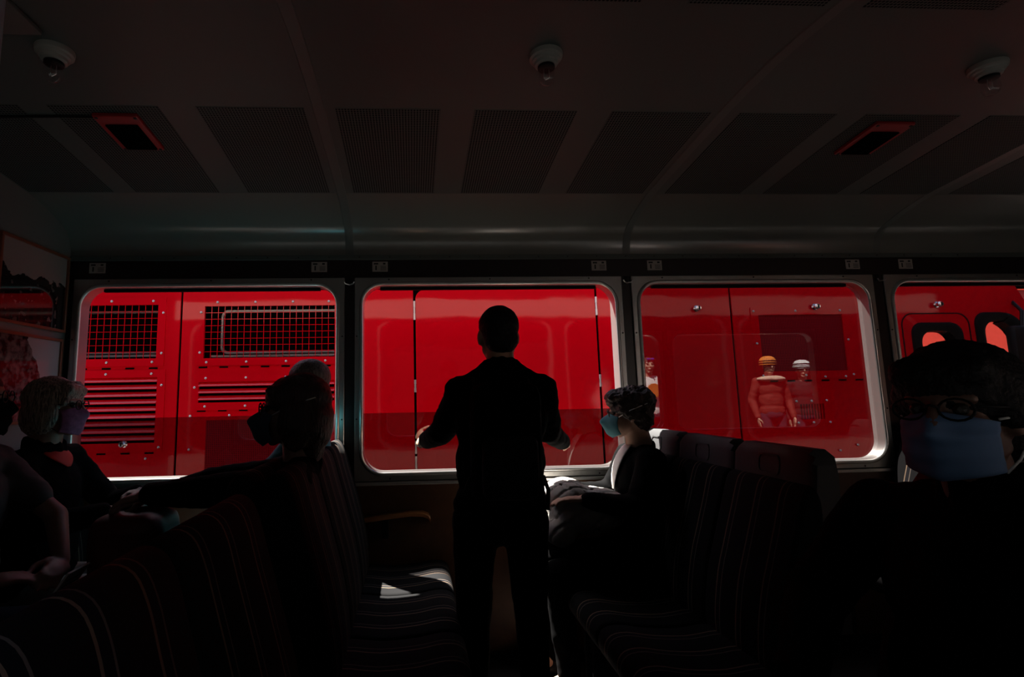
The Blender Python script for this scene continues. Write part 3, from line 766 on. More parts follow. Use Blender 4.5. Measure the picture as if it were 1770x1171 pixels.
def make_seat(kind, depth=1.0):
    s = empty('coach_seat')
    obj('backrest', slab(smooth_profile(BACK_A if kind == 'A' else BACK_B), SW), 'moquette', s, auto=50)
    obj('cushion', slab(smooth_profile([(x*depth, z) for x, z in CUSH]), SW), 'moquette', s, auto=50)
    obj('pan', bx(0.05, 0.47*depth, -0.19, 0.19, 0.352, 0.384, bev=0.006), 'plastic_black', s)
    for y in (-0.16, 0.16):
        bm = nb(); box(bm, 0.10, 0.13, y-0.014, y+0.014, 0.0, 0.352); box(bm, 0.40*depth, 0.43*depth, y-0.014, y+0.014, 0.0, 0.352); box(bm, 0.08, 0.45*depth, y-0.018, y+0.018, 0.0, 0.018)
        obj('leg_frame', bm, 'plastic_black', s)
    if kind == 'B':
        pr = [(-0.052, 0.60), (-0.022, 1.005), (-0.032, 1.085), (-0.046, 1.112), (-0.062, 1.126), (-0.098, 1.126), (-0.112, 1.108), (-0.116, 1.05), (-0.106, 0.60)]
        bm = nb(); w2 = 0.418/2
        def ring(y, dz, dx):
            return [Vector((x+(dx if x > -0.07 else -dx)*-1, y, min(z, 1.126-dz))) for x, z in pr]
        loft(bm, [ring(-w2, 0.045, 0.010), ring(-w2+0.012, 0.022, 0.003), ring(-w2+0.035, 0.0, 0.0), ring(w2-0.035, 0.0, 0.0), ring(w2-0.012, 0.022, 0.003), ring(w2, 0.045, 0.010)])
        h = obj('headrest_shell', bm, 'plastic_grey', s, auto=25)
        bm = nb()
        lo = rrect(-0.055, 0.055, 1.030, 1.096, 0.02, 5); li = rrect(-0.049, 0.049, 1.036, 1.090, 0.016, 5)
        def onf(l, d): return [Vector((-0.022-0.010*(z-1.005)/0.08+d, y, z)) for y, z in l]
        vr = [[bm.verts.new(p) for p in q] for q in (onf(lo, -0.004), onf(lo, 0.003), onf(li, 0.003), onf(li, -0.004))]
        for a, b_ in zip(vr, vr[1:]+vr[:1]):
            for i in range(len(a)): bm.faces.new((a[i], a[(i+1) % len(a)], b_[(i+1) % len(a)], b_[i]))
        obj('grip_rim', bm, 'plastic_grey', h)
    return s
protoA = make_seat('A'); protoB = make_seat('B'); protoC = make_seat('A', 0.86)
used = set()
def seat(proto, x, y, rz, label, group):
    o = proto if proto.name not in used else copy_tree(proto)
    used.add(proto.name); o.location = (x, y, 0); o.rotation_euler = (0, 0, rz)
    return tag(o, label, 'seat', group)
YS = [-0.235, -0.660, -1.085]; YN = [-1.815, -2.24]
for y, lb in zip(YS, ('striped window seat below the pillar between first and second window', 'striped seat beside the window seat, left of the standing man', 'striped seat at the aisle behind the woman with outstretched arm')):
    seat(protoA, -0.355, y, 0, lb, 'striped seats left of the standing man')
for y, lb in zip(YN, ('striped seat across the aisle, its back showing light wavy lines', 'nearest striped seat back at the bottom left corner')):
    seat(protoA, -0.355, y, 0, lb, 'striped seats left of the standing man')
for y, lb in zip(YS, ('seat with sun-lit white headrest behind the seated woman', 'seat with middle grey headrest of the three', 'seat with the nearest dark headrest of the three, at the aisle')):
    seat(protoB, 1.18, y, math.pi, lb, 'seats with plastic headrests')
for y, lb in zip(YN, ('striped seat under the masked man in the right foreground', 'striped seat next to the masked man, at the near window')):
    seat(protoB, 1.18, y, math.pi, lb, 'seats with plastic headrests')
for y, lb in zip(YS, ('seat under the grey-haired man in the teal shirt', 'seat under the woman with outstretched arm', 'empty seat back to back with the striped aisle seat')):
    seat(protoC, -0.53, y, math.pi, lb, 'seats of the first bay facing the photographs')
for y, lb in zip(YS, ('seat against the end wall below the framed photographs by the window', 'seat against the end wall under the blonde woman', 'seat against the end wall under the man in the dark shirt')):
    seat(protoC, -1.715, y, 0, lb, 'seats against the end wall')
seat(protoB, 2.66, YS[0], math.pi, 'window seat in the bay behind the masked man', 'seats with plastic headrests')
# wooden arm rests on the wall
for x0, x1, lb in ((-0.26, 0.085, 'curved wooden armrest on the wall beside the striped window seat'), (2.325, 2.62, 'curved wooden armrest on the wall right of the nearest headrest')):
    a = empty('armrest', ((x0+x1)/2, -0.012, 0.70), label=lb, cat='armrest', group='wooden armrests on the wall')
    tip, end = (x1, x0) if x0 < 0 else (x0, x1)
    sg = 1 if tip > end else -1
    P = [(end, 0.705), (tip-sg*0.20, 0.722), (tip-sg*0.10, 0.731), (tip-sg*0.04, 0.728), (tip-sg*0.01, 0.716), (tip, 0.698)]
    bm = nb()
    loft(bm, [[Vector((x, -0.012, z)), Vector((x, -0.052, z)), Vector((x, -0.056, z-0.008)), Vector((x, -0.052, z-0.024)), Vector((x, -0.012, z-0.024))] for x, z in P])
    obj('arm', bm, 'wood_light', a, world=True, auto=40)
    xm = end+sg*0.10
    obj('bracket', bx(min(xm, xm+sg*0.03), max(xm, xm+sg*0.03), -0.045, -0.012, 0.60, 0.70, bev=0.003), 'plastic_black', a, world=True)

# ------------------------------------------------------------------ people
def rot3(yaw, pitch=0.0, roll=0.0):
    """x forward, y left, z up; positive pitch looks up"""
    return Matrix.Rotation(yaw, 3, 'Z') @ Matrix.Rotation(-pitch, 3, 'Y') @ Matrix.Rotation(roll, 3, 'X')
def head_prims(bm, c, Rm, sc=1.0):
    c = Vector(c)
    T = lambda p: c+Rm @ (Vector(p)*sc)
    E = lambda p, r: ell(bm, T(p), [q*sc for q in r], Rm, 3)
    E((-0.012, 0, 0.03), (0.093, 0.074, 0.085)); E((0.022, 0, -0.03), (0.064, 0.061, 0.076))
    for s in (-1, 1):
        caps(bm, T((0.0, s*0.047, -0.055)), T((0.058, s*0.012, -0.096)), 0.021*sc, 0.018*sc)
        E((0.055, s*0.036, -0.018), (0.028, 0.024, 0.026))
        E((-0.006, s*0.076, -0.008), (0.020, 0.010, 0.032))
        caps(bm, T((0.072, s*0.012, 0.032)), T((0.066, s*0.045, 0.030)), 0.013*sc, 0.010*sc)
    caps(bm, T((0.084, 0, 0.02)), T((0.107, 0, -0.020)), 0.009*sc, 0.0135*sc)
    caps(bm, T((0.080, -0.017, -0.058)), T((0.080, 0.017, -0.058)), 0.010*sc)
    caps(bm, T((-0.02, 0, -0.05)), T((-0.04, 0, -0.175)), 0.054*sc, 0.060*sc)
def hand_prims(bm, wrist, d, up, curl=0.6, side=1, sc=1.0):
    """wrist, pointing direction d, back-of-hand direction up; side=+1 thumb towards d x up"""
    d = Vector(d).normalized(); up = (Vector(up)-d*Vector(up).dot(d)).normalized(); lat = d.cross(up)*side
    wrist = Vector(wrist)
    Rm = Matrix((d, lat, up)).transposed()
    ell(bm, wrist+d*0.048*sc, (0.052*sc, 0.040*sc, 0.016*sc), Rm, 3)
    for k, (o, L) in enumerate(((0.028, 0.074), (0.0095, 0.082), (-0.0095, 0.076), (-0.027, 0.060))):
        p = wrist+d*(0.082-0.004*abs(k-1))*sc+lat*o*sc
        a = curl*0.35; r_ = 0.0092*sc
        for q, frac in enumerate((0.45, 0.32, 0.23)):
            dd = d*math.cos(a)-up*math.sin(a); p2 = p+dd*L*frac*sc
            caps(bm, p, p2, r_, r_*0.93, 10, 3); p = p2; r_ *= 0.93; a += curl
    p = wrist+d*0.022*sc+lat*0.034*sc
    p2 = p+(d*0.6+lat*0.55-up*0.35).normalized()*0.040*sc; p3 = p2+(d*0.9+lat*0.05-up*0.5*curl).normalized()*0.030*sc
    caps(bm, wrist+d*0.015*sc+lat*0.012*sc, p, 0.015*sc, 0.013*sc, 10, 3); caps(bm, p, p2, 0.0125*sc, 0.0105*sc, 10, 3); caps(bm, p2, p3, 0.0105*sc, 0.009*sc, 10, 3)
def hair_mesh(c, Rm, kind, sc=1.0):
    bm = nb(); c = Vector(c)
    T = lambda p: c+Rm @ (Vector(p)*sc)
    E = lambda p, r: ell(bm, T(p), [q*sc for q in r], Rm, 3)
    v, sm, a1, f1, a2, f2 = 0.008, 3, 0.004, 25, 0.003, 90
    if kind == 'bob':
        E((-0.022, 0, 0.048), (0.106, 0.092, 0.086)); E((-0.062, 0, -0.030), (0.062, 0.086, 0.090))
        for s in (-1, 1):
            E((-0.012, s*0.074, -0.018), (0.058, 0.026, 0.088)); caps(bm, T((0.055, s*0.035, 0.088)), T((0.062, s*0.072, 0.020)), 0.026*sc, 0.014*sc)
        caps(bm, T((0.066, -0.05, 0.072)), T((0.074, 0.04, 0.070)), 0.026*sc, 0.024*sc)
    elif kind == 'long':
        E((-0.026, 0, 0.045), (0.112, 0.098, 0.088)); E((-0.075, 0, -0.035), (0.068, 0.095, 0.105)); E((-0.070, 0, -0.105), (0.045, 0.075, 0.080))
        for s in (-1, 1): E((-0.022, s*0.078, -0.030), (0.058, 0.030, 0.100))
        caps(bm, T((0.058, -0.05, 0.070)), T((0.058, 0.05, 0.070)), 0.024*sc)
        a1, f1 = 0.008, 18
    elif kind == 'short':
        E((-0.018, 0, 0.040), (0.099, 0.080, 0.083)); E((-0.056, 0, -0.018), (0.055, 0.069, 0.062))
        a1, a2 = 0.002, 0.0015
    elif kind == 'curly':
        E((-0.022, 0, 0.060), (0.118, 0.098, 0.080)); E((-0.056, 0, -0.010), (0.066, 0.090, 0.075)); E((-0.068, 0, 0.065), (0.060, 0.080, 0.050))
        for s in (-1, 1): E((0.0, s*0.070, 0.03), (0.060, 0.030, 0.060))
        caps(bm, T((0.066, -0.05, 0.085)), T((0.066, 0.05, 0.085)), 0.034*sc)
        v, sm, a1, f1, a2, f2 = 0.007, 1, 0.015, 32, 0.008, 85
    elif kind == 'round':
        E((-0.022, 0, 0.048), (0.108, 0.096, 0.094)); E((-0.060, 0, -0.020), (0.066, 0.088, 0.085))
        for s in (-1, 1): E((-0.016, s*0.074, 0.03), (0.056, 0.026, 0.062))
        caps(bm, T((0.052, -0.044, 0.078)), T((0.052, 0.044, 0.078)), 0.034*sc)
        v, a1, f1, a2, f2 = 0.007, 0.004, 30, 0.003, 140
    return fuse(bm, v, sm, a1, f1, (1, 1, 1), a2, f2)
def mask_mesh(c, Rm, kind, sc=1.0):
    """shaped face covering: grid over nose, cheeks and chin with thickness"""
    nu, nv = 30, 18; c = Vector(c); bm = nb(); G_ = []
    for side in (0, 1):
        rows = []
        for j in range(nv+1):
            v = j/nv; row = []
            for i in range(nu+1):
                u = -1+2*i/nu; a = R(66 if kind != 'cup' else 58)*u
                z = 0.010-0.124*v+0.012*abs(u)**1.5*(1 if v < 0.5 else -0.4)*(1-2*abs(v-0.5))
                edge = 0.020*abs(u)
                z = z if kind == 'cup' else z
                z += (-edge if v < 0.5 else edge)*(abs(v-0.5)*2)
                rx = 0.072+0.020*math.sin(math.pi*min(1, v*1.02))
                x = 0.016+rx*math.cos(a); y = 0.078*math.sin(a)
                bump = math.exp(-(u/0.22)**2)
                x += bump*(0.024*math.exp(-((v-0.26)/0.2)**2)+0.008*math.exp(-((v-0.85)/0.2)**2))
                if kind == 'cup': x += 0.022*math.exp(-(u/0.55)**2)*math.sin(math.pi*v)**0.8
                if kind == 'surgical': x += 0.0030*math.sin(v*math.pi*7)*(1-abs(u)*0.5)+0.0035*noise.noise(Vector((u*3, v*4, 1)))
                else: x += 0.0025*noise.noise(Vector((u*4, v*5, 3)))
                k_ = 1.0-0.03*side
                row.append(bm.verts.new(c+Rm @ (Vector((0.016+(x-0.016)*k_, y*k_, z))*sc)))
            rows.append(row)
        G_.append(rows)
    for side in (0, 1):
        g = G_[side]
        for j in range(nv):
            for i in range(nu):
                bm.faces.new((g[j][i], g[j][i+1], g[j+1][i+1], g[j+1][i]))
    per = lambda g: g[0]+[r[-1] for r in g[1:]]+g[-1][-2::-1]+[r[0] for r in g[-2:0:-1]]
    a, b_ = per(G_[0]), per(G_[1])
    for i in range(len(a)): bm.faces.new((a[i], a[(i+1) % len(a)], b_[(i+1) % len(a)], b_[i]))
    bmesh.ops.recalc_face_normals(bm, faces=bm.faces)
    me = bpy.data.meshes.new('mask'); 
    for f in bm.faces: f.smooth = True
    bm.to_mesh(me); bm.free()
    return me
def tubes_mesh(lines, r_):
    bm = nb()
    for l in lines: tube(bm, l, r_, 6)
    bmesh.ops.recalc_face_normals(bm, faces=bm.faces)
    me = bpy.data.meshes.new('t')
    for f in bm.faces: f.smooth = True
    bm.to_mesh(me); bm.free(); return me
def glasses_mesh(c, Rm, sc=1.0, lift=0.0):
    T = lambda p: Vector(c)+Rm @ (Vector(p)*sc)
    L = []
    for s in (-1, 1):
        L.append([T((0.098-0.012*math.sin(a)**2*0, s*0.034+0.025*math.cos(a), 0.012+lift+0.019*math.sin(a))) for a in [2*math.pi*k/16 for k in range(17)]])
        L.append([T((0.096, s*0.058, 0.018+lift)), T((0.06, s*0.078, 0.016+lift)), T((-0.01, s*0.084, 0.014+lift)), T((-0.03, s*0.082, 0.0+lift))])
    L.append([T((0.100, -0.010, 0.016+lift)), T((0.106, 0, 0.020+lift)), T((0.100, 0.010, 0.016+lift))])
    return tubes_mesh(L, 0.0022*sc)
FIG = {}
def chest_patch(p, bulk, el0=-8):
    """V-shaped inset of the garment worn under an open jacket"""
    c, Tm, nbk, F, S = FIG[p.name]
    bm = nb(); G_ = []
    for sd in (0, 1):
        rows = []
        for j in range(9):
            v = j/8; el = R(el0+(64-el0)*v); row = []
            for i in range(9):
                az = R(4+(26 if el0 < 0 else 50)*v)*(-1+2*i/8); k = 1.075-0.02*sd
                q = Vector((0.120*bulk*math.cos(el)*math.cos(az), 0.175*bulk*math.cos(el)*math.sin(az), 0.185*math.sin(el)))*k
                row.append(bm.verts.new(c+Tm @ q))
            rows.append(row)
        G_.append(rows)
        for j in range(8):
            for i in range(8): bm.faces.new((rows[j][i], rows[j][i+1], rows[j+1][i+1], rows[j+1][i]))
    per = lambda g: g[0]+[r[-1] for r in g[1:]]+g[-1][-2::-1]+[r[0] for r in g[-2:0:-1]]
    a, b_ = per(G_[0]), per(G_[1])
    for i in range(len(a)): bm.faces.new((a[i], a[(i+1) % len(a)], b_[(i+1) % len(a)], b_[i]))
    bmesh.ops.recalc_face_normals(bm, faces=bm.faces)
    me = bpy.data.meshes.new('patch')
    for f in bm.faces: f.smooth = True
    bm.to_mesh(me); bm.free(); return me
def person(loc, label, head, yaw, body_yaw, pelvis, hips=None, knees=None, ankles=None, elbows=None, wrists=None, hands=None, group=None,
           hp=0.0, hroll=0.0, top='cloth_black', legs='cloth_black', skin='skin', hair=('short', 'hair_black'), mask=None, glasses=False,
           shoulder_w=0.165, sleeve=1.0, bulk=1.0, head_scale=1.0, shoulder_dz=0.0, top_name='jacket', short_sleeve=False, shoes='plastic_black', earloop='mask_white', trap=0.0, collar=0.0):
    p = empty('person', loc, label=label, cat='person', group=group)
    F = Vector((math.cos(body_yaw), math.sin(body_yaw), 0)); S = Vector((-F.y, F.x, 0)); Z = Vector((0, 0, 1))
    head = Vector(head); pelvis = Vector(pelvis); Rm = rot3(yaw, hp, hroll); sc = head_scale
    neck = head+Rm @ Vector((-0.035, 0, -0.13))*sc
    neck_b = head+Vector((0, 0, -0.185))*sc-F*0.035
    sh = {s: neck_b+S*s*shoulder_w+Z*(-0.035+shoulder_dz) for s in (-1, 1)}
    hips = hips or {s: pelvis+S*s*0.085 for s in (-1, 1)}
    up = (neck_b-pelvis); Tm = Matrix((F, S, up.normalized())).transposed(); FIG[p.name] = (pelvis+up*0.70, Tm, neck_b, F, S)
    # body: one continuous skin
    bm = nb()
    head_prims(bm, head, Rm, sc)
    caps(bm, head+Rm @ Vector((-0.02, 0, -0.06))*sc, neck_b, 0.052*sc, 0.058*sc)
    for s in (-1, 1):
        caps(bm, neck_b-Z*0.03, sh[s], 0.05, 0.045)
        caps(bm, sh[s], elbows[s], 0.042, 0.036); caps(bm, elbows[s], wrists[s], 0.037, 0.026)
        hd = hands[s]
        hand_prims(bm, wrists[s], hd[0], hd[1], hd[2], hd[3] if len(hd) > 3 else s)
        caps(bm, hips[s], knees[s], 0.065, 0.050); caps(bm, knees[s], ankles[s], 0.045, 0.033)
        caps(bm, ankles[s], Vector(ankles[s])+F*0.10-Z*0.04, 0.033, 0.028)
    ell(bm, pelvis+up*0.68, (0.085*bulk, 0.135*bulk, 0.17), Tm); ell(bm, pelvis+up*0.32, (0.085*bulk, 0.125*bulk, 0.17), Tm); ell(bm, pelvis, (0.10, 0.135, 0.10), Tm)
    part('body', fuse(bm, 0.0075, 2), skin, p)
    # upper garment
    bm = nb()
    ell(bm, pelvis+up*0.70, (0.120*bulk, 0.175*bulk, 0.185), Tm); ell(bm, pelvis+up*0.38, (0.125*bulk, 0.168*bulk, 0.20), Tm); ell(bm, pelvis+up*0.08, (0.130*bulk, 0.172*bulk, 0.13), Tm)
    caps(bm, sh[-1]+Z*0.0, sh[1], 0.064*bulk); 
    for s in (-1, 1):
        caps(bm, neck_b-F*0.01-Z*0.005, sh[s], 0.056, 0.062*bulk)
        if trap: caps(bm, neck_b+Z*trap-F*0.02+S*s*0.03, sh[s]-S*s*0.02+Z*0.0, 0.045, 0.058*bulk)
        if short_sleeve:
            caps(bm, sh[s], sh[s].lerp(Vector(elbows[s]), 0.62), 0.066*bulk, 0.060)
        else:
            caps(bm, sh[s], elbows[s], 0.066*sleeve, 0.056*sleeve); caps(bm, elbows[s], Vector(elbows[s]).lerp(Vector(wrists[s]), 0.93), 0.055*sleeve, 0.040*sleeve)
    lathe_c = neck_b+Z*0.02
    for k in range(10):
        a = 2*math.pi*k/10
        q = lathe_c+F*(0.058*math.cos(a)-0.004)+S*0.060*math.sin(a)-Z*0.022*(1+math.cos(a))*0.6
        caps(bm, q-Z*0.02, q+Z*(0.012+collar), 0.020)
    part(top_name, fuse(bm, 0.010, 4, 0.007, 11, (1, 1, 1.4), 0.003, 34), top, p)
    # trousers
    bm = nb()
    ell(bm, pelvis, (0.128*bulk, 0.168*bulk, 0.125), Tm)
    for s in (-1, 1):
        caps(bm, hips[s], knees[s], 0.088, 0.066); caps(bm, knees[s], Vector(knees[s]).lerp(Vector(ankles[s]), 0.95), 0.064, 0.050)
    part('trousers', fuse(bm, 0.011, 4, 0.005, 13, (1, 1, 1), 0.002, 40), legs, p)
    for s in (-1, 1):
        bm = nb(); a = Vector(ankles[s])
        ell(bm, a-Z*0.045+F*0.0, (0.055, 0.042, 0.040), Matrix((F, S, Z)).transposed()); ell(bm, a-Z*0.055+F*0.09, (0.085, 0.046, 0.032), Matrix((F, S, Z)).transposed())
        caps(bm, a, a-Z*0.03, 0.043)
        part('shoe', fuse(bm, 0.009, 3), shoes, p)
    for s in (-1, 1):
        bm = nb(); ell(bm, head+Rm @ (Vector((0.0735, s*0.031, 0.012))*sc), (0.012*sc,)*3, None, 2)
        me = bpy.data.meshes.new('eye'); bm.to_mesh(me); bm.free(); part('eye', me, 'eye', p)
    if hair: part('hair', hair_mesh(head, Rm, hair[0], sc), hair[1], p)
    if mask:
        m_ = part('face_mask', mask_mesh(head, Rm, mask[0], sc), mask[1], p)
        T = lambda q: head+Rm @ (Vector(q)*sc)
        L = []
        if mask[0] == 'cup':
            for s in (-1, 1): L.append([T((0.055, s*0.066, -0.01)), T((0.0, s*0.10, 0.02)), T((-0.08, s*0.085, 0.045)), T((-0.125, 0, 0.055))])
        else:
            for s in (-1, 1):
                for z in (-0.005, -0.095):
                    L.append([T((0.046, s*0.070, z)), T((0.02, s*0.080, z*0.8+0.002)), T((-0.015, s*0.090, z*0.45+0.01)), T((-0.024, s*0.091, 0.0))])
        for l in L:
            me = tubes_mesh([l], 0.0022*sc); me.transform(Matrix.Translation(-root_of(p))); link('ear_loop', me, earloop, m_)
    if glasses: part('glasses', glasses_mesh(head, Rm, sc), 'plastic_black', p)
    return p

V = Vector
# standing man, back to the viewer, hands near the window
man = person((0.34, -0.72, 0.0), 'standing man in dark jacket seen from behind at the second window', (0.347, -0.76, 1.548), R(94), R(91), (0.335, -0.75, 0.86),
    hips={1: V((0.235, -0.75, 0.84)), -1: V((0.435, -0.75, 0.84))}, knees={1: V((0.225, -0.72, 0.46)), -1: V((0.445, -0.73, 0.46))}, ankles={1: V((0.215, -0.76, 0.095)), -1: V((0.455, -0.76, 0.095))},
    elbows={1: V((0.126, -0.60, 1.165)), -1: V((0.572, -0.60, 1.160))}, wrists={1: V((0.060, -0.265, 1.102)), -1: V((0.728, -0.265, 1.080))},
    hands={1: (V((-0.30, 1, 0.02)), V((-0.75, 0.0, 0.6)), 0.85), -1: (V((0.45, 1, -0.03)), V((0.75, 0, 0.6)), 0.85)},
    hair=('short', 'hair_black'), shoulder_w=0.155, bulk=1.06, sleeve=1.02, glasses=False, trap=0.05, collar=0.05)
bp = empty('backpack', (0.335, -0.93, 0.90), label='black backpack worn on the back of the standing man', cat='backpack')
bm = nb(); box(bm, 0.205, 0.465, -1.005, -0.875, 0.92, 1.36, bev=0.05); part('main_pouch', fuse(bm, 0.010, 4, 0.006, 12, (1, 1, 1), 0.002, 40), 'cloth_black', bp)
bm = nb(); box(bm, 0.235, 0.435, -1.045, -0.985, 0.95, 1.17, bev=0.028); part('front_pocket', fuse(bm, 0.010, 3, 0.004, 14), 'cloth_dark', bp)
for s in (-1, 1):
    xs_ = 0.335+s*0.10
    obj('shoulder_strap', tube(nb(), [(xs_, -0.90, 1.30), (xs_, -0.872, 1.36), (xs_, -0.805, 1.395), (xs_, -0.72, 1.39), (xs_+s*0.015, -0.64, 1.28)], 0.010, 8), 'cloth_dark', bp, world=True, smooth=True)
    obj('side_strap', tube(nb(), [(0.335+s*0.132, -0.93, 1.02), (0.335+s*0.150, -0.925, 0.97), (0.335+s*0.146, -0.92, 0.90)], 0.008, 6), 'cloth_dark', bp, world=True, smooth=True)

# seated woman facing left below the second pillar
wom = person((1.03, -0.34, 0.0), 'seated woman with curly dark hair and teal mask below the second pillar', (1.035, -0.34, 1.212), R(163), R(178), (1.04, -0.34, 0.56),
    knees={1: V((0.62, -0.46, 0.53)), -1: V((0.62, -0.24, 0.53))}, ankles={1: V((0.66, -0.45, 0.10)), -1: V((0.66, -0.25, 0.10))},
    elbows={1: V((0.96, -0.565, 0.82)), -1: V((1.00, -0.15, 0.82))}, wrists={1: V((0.76, -0.47, 0.845)), -1: V((0.76, -0.22, 0.84))},
    hands={1: (V((-1, 0.3, 0.0)), V((0, 0, 1)), 0.4), -1: (V((-1, -0.3, 0.0)), V((0, 0, 1)), 0.4)}, hp=R(-4),
    hair=('curly', 'hair_brown'), mask=('cup', 'mask_teal'), glasses=True, bulk=0.95, shoulder_w=0.15, head_scale=0.95)
part('shirt', chest_patch(wom, 0.95), 'white_cloth', wom)
bm = nb(); ell(bm, (0.80, -0.30, 0.77), (0.20, 0.21, 0.11)); ell(bm, (0.72, -0.30, 0.83), (0.11, 0.17, 0.085)); ell(bm, (0.86, -0.36, 0.80), (0.13, 0.16, 0.075)); caps(bm, (0.66, -0.42, 0.70), (0.66, -0.2, 0.70), 0.07)
me = fuse(bm, 0.009, 4, 0.006, 9)
for v in me.vertices:      # quilting: stitched grooves in a diamond grid
    a = abs(math.sin((v.co.x+v.co.y*0.6)*math.pi/0.075)); b2 = abs(math.sin((v.co.y-v.co.x*0.4+v.co.z*0.8)*math.pi/0.075))
    v.co += v.normal*(-0.010*(1-min(1, a*3.2))-0.010*(1-min(1, b2*3.2)))
qj = link('quilted_jacket', me, 'quilt'); tag(qj, 'grey quilted jacket bundled on the lap of the seated woman, partly sun-lit', 'jacket')

# woman with outstretched arm, first bay
w3 = person((-0.60, -0.86, 0.0), 'woman with auburn hair and dark mask in profile, arm stretched towards the window ledge', (-0.446, -0.86, 1.266), R(186), R(182), (-0.66, -0.88, 0.57),
    knees={1: V((-1.06, -0.98, 0.55)), -1: V((-1.06, -0.80, 0.55))}, ankles={1: V((-1.02, -0.98, 0.10)), -1: V((-1.02, -0.80, 0.10))},
    elbows={1: V((-0.735, -0.99, 1.005)), -1: V((-0.78, -0.74, 1.00))}, wrists={1: V((-0.915, -0.93, 0.995)), -1: V((-0.96, -0.80, 0.96))},
    hands={1: (V((-1, 0.1, -0.25)), V((-0.2, 0, 1)), 0.5), -1: (V((-1, -0.1, -0.25)), V((-0.2, 0, 1)), 0.5)}, head_scale=1.08,
    hair=('long', 'hair_auburn'), mask=('cup', 'mask_navy'), glasses=True, skin='skin_shaded', bulk=1.02)
bm = nb(); box(bm, -1.10, -0.86, -0.99, -0.74, 0.62, 0.93, bev=0.05); 
bag = empty('handbag', (-0.98, -0.87, 0.62), label='dark red handbag on the lap of the woman with outstretched arm', cat='bag')
part('pouch', fuse(bm, 0.011, 3, 0.008, 10), 'bag_red', bag)
obj('handle', tube(nb(), [(-1.04, -0.80, 0.90), (-1.02, -0.78, 0.955), (-0.98, -0.775, 0.97), (-0.94, -0.78, 0.955), (-0.92, -0.80, 0.90)], 0.008), 'bag_red', bag, world=True, smooth=True)
# grey-haired man behind her by the window
person((-0.62, -0.34, 0.0), 'short grey-haired man in teal shirt half hidden behind the auburn-haired woman', (-0.492, -0.36, 1.375), R(172), R(180), (-0.60, -0.34, 0.57),
    knees={1: V((-1.06, -0.45, 0.55)), -1: V((-1.06, -0.25, 0.55))}, ankles={1: V((-1.02, -0.44, 0.10)), -1: V((-1.02, -0.26, 0.10))},
    elbows={1: V((-0.66, -0.56, 0.93)), -1: V((-0.66, -0.13, 0.93))}, wrists={1: V((-0.88, -0.48, 0.80)), -1: V((-0.88, -0.22, 0.80))},
    hands={1: (V((-1, 0.2, -0.2)), V((0, 0, 1)), 0.4), -1: (V((-1, -0.2, -0.2)), V((0, 0, 1)), 0.4)},
    hair=('short', 'hair_grey'), mask=('surgical', 'mask_blue'), top='teal_cloth', top_name='shirt', legs='denim', skin='skin_shaded')
# blonde woman by the end wall
w2 = person((-1.47, -0.56, 0.0), 'blonde woman with bob, purple mask and red top below the framed photographs', (-1.475, -0.56, 1.292), R(8), R(-4), (-1.50, -0.57, 0.57),
    knees={1: V((-1.12, -0.50, 0.60)), -1: V((-1.12, -0.68, 0.60))}, ankles={1: V((-1.15, -0.48, 0.10)), -1: V((-1.15, -0.68, 0.10))},
    elbows={1: V((-1.34, -0.36, 0.86)), -1: V((-1.36, -0.76, 0.86))}, wrists={1: V((-1.17, -0.47, 0.93)), -1: V((-1.20, -0.66, 0.89))},
    hands={1: (V((0.5, -0.8, -0.1)), V((0.3, 0, 1)), 0.7), -1: (V((0.4, 0.8, -0.1)), V((0.4, 0, 1)), 0.8)},
    hair=('bob', 'hair_blonde'), mask=('cloth', 'mask_purple'), glasses=True, legs='trouser_grey', shoulder_w=0.15, earloop='cloth_dark', skin='skin_shaded', collar=0.03)
part('top', chest_patch(w2, 1.0, 34), 'red_cloth', w2)
# man in dark shirt at the left edge
person((-1.45, -1.06, 0.0), 'man in dark short-sleeved shirt and jeans cut off by the left edge', (-1.42, -1.07, 1.325), R(20), R(0), (-1.50, -1.08, 0.57),
    knees={1: V((-1.04, -0.98, 0.60)), -1: V((-1.06, -1.20, 0.60))}, ankles={1: V((-1.13, -0.96, 0.10)), -1: V((-1.13, -1.20, 0.10))},
    elbows={1: V((-1.26, -0.86, 0.92)), -1: V((-1.42, -1.32, 0.88))}, wrists={1: V((-1.165, -0.97, 0.795)), -1: V((-1.24, -1.20, 0.80))},
    hands={1: (V((0.35, -1, -0.1)), V((0.5, 0, 1)), 0.5), -1: (V((0.6, 0.9, -0.05)), V((0.3, 0, 1)), 0.5)},
    hair=('short', 'hair_black'), mask=('surgical', 'cloth_black'), top='cloth_shirt', top_name='shirt', short_sleeve=True, legs='denim', bulk=1.15, skin='skin_shaded', earloop='cloth_dark', glasses=True)
tk = empty('ticket', (-1.10, -1.08, 0.72), label='white printed ticket in the hands of the man at the left edge', cat='ticket')
bm = bx(-0.003, 0.003, -0.055, 0.055, -0.0, 0.10); bmesh.ops.rotate(bm, verts=bm.verts, cent=(0, 0, 0), matrix=Matrix.Rotation(R(35), 3, 'Y') ); obj('sheet', bm, 'paper', tk)
for k in range(3):
    bm = bx(0.0031, 0.0036, -0.04, 0.03, 0.025+0.02*k, 0.03+0.02*k); bmesh.ops.rotate(bm, verts=bm.verts, cent=(0, 0, 0), matrix=Matrix.Rotation(R(35), 3, 'Y')); obj('print_line', bm, 'ink', tk)
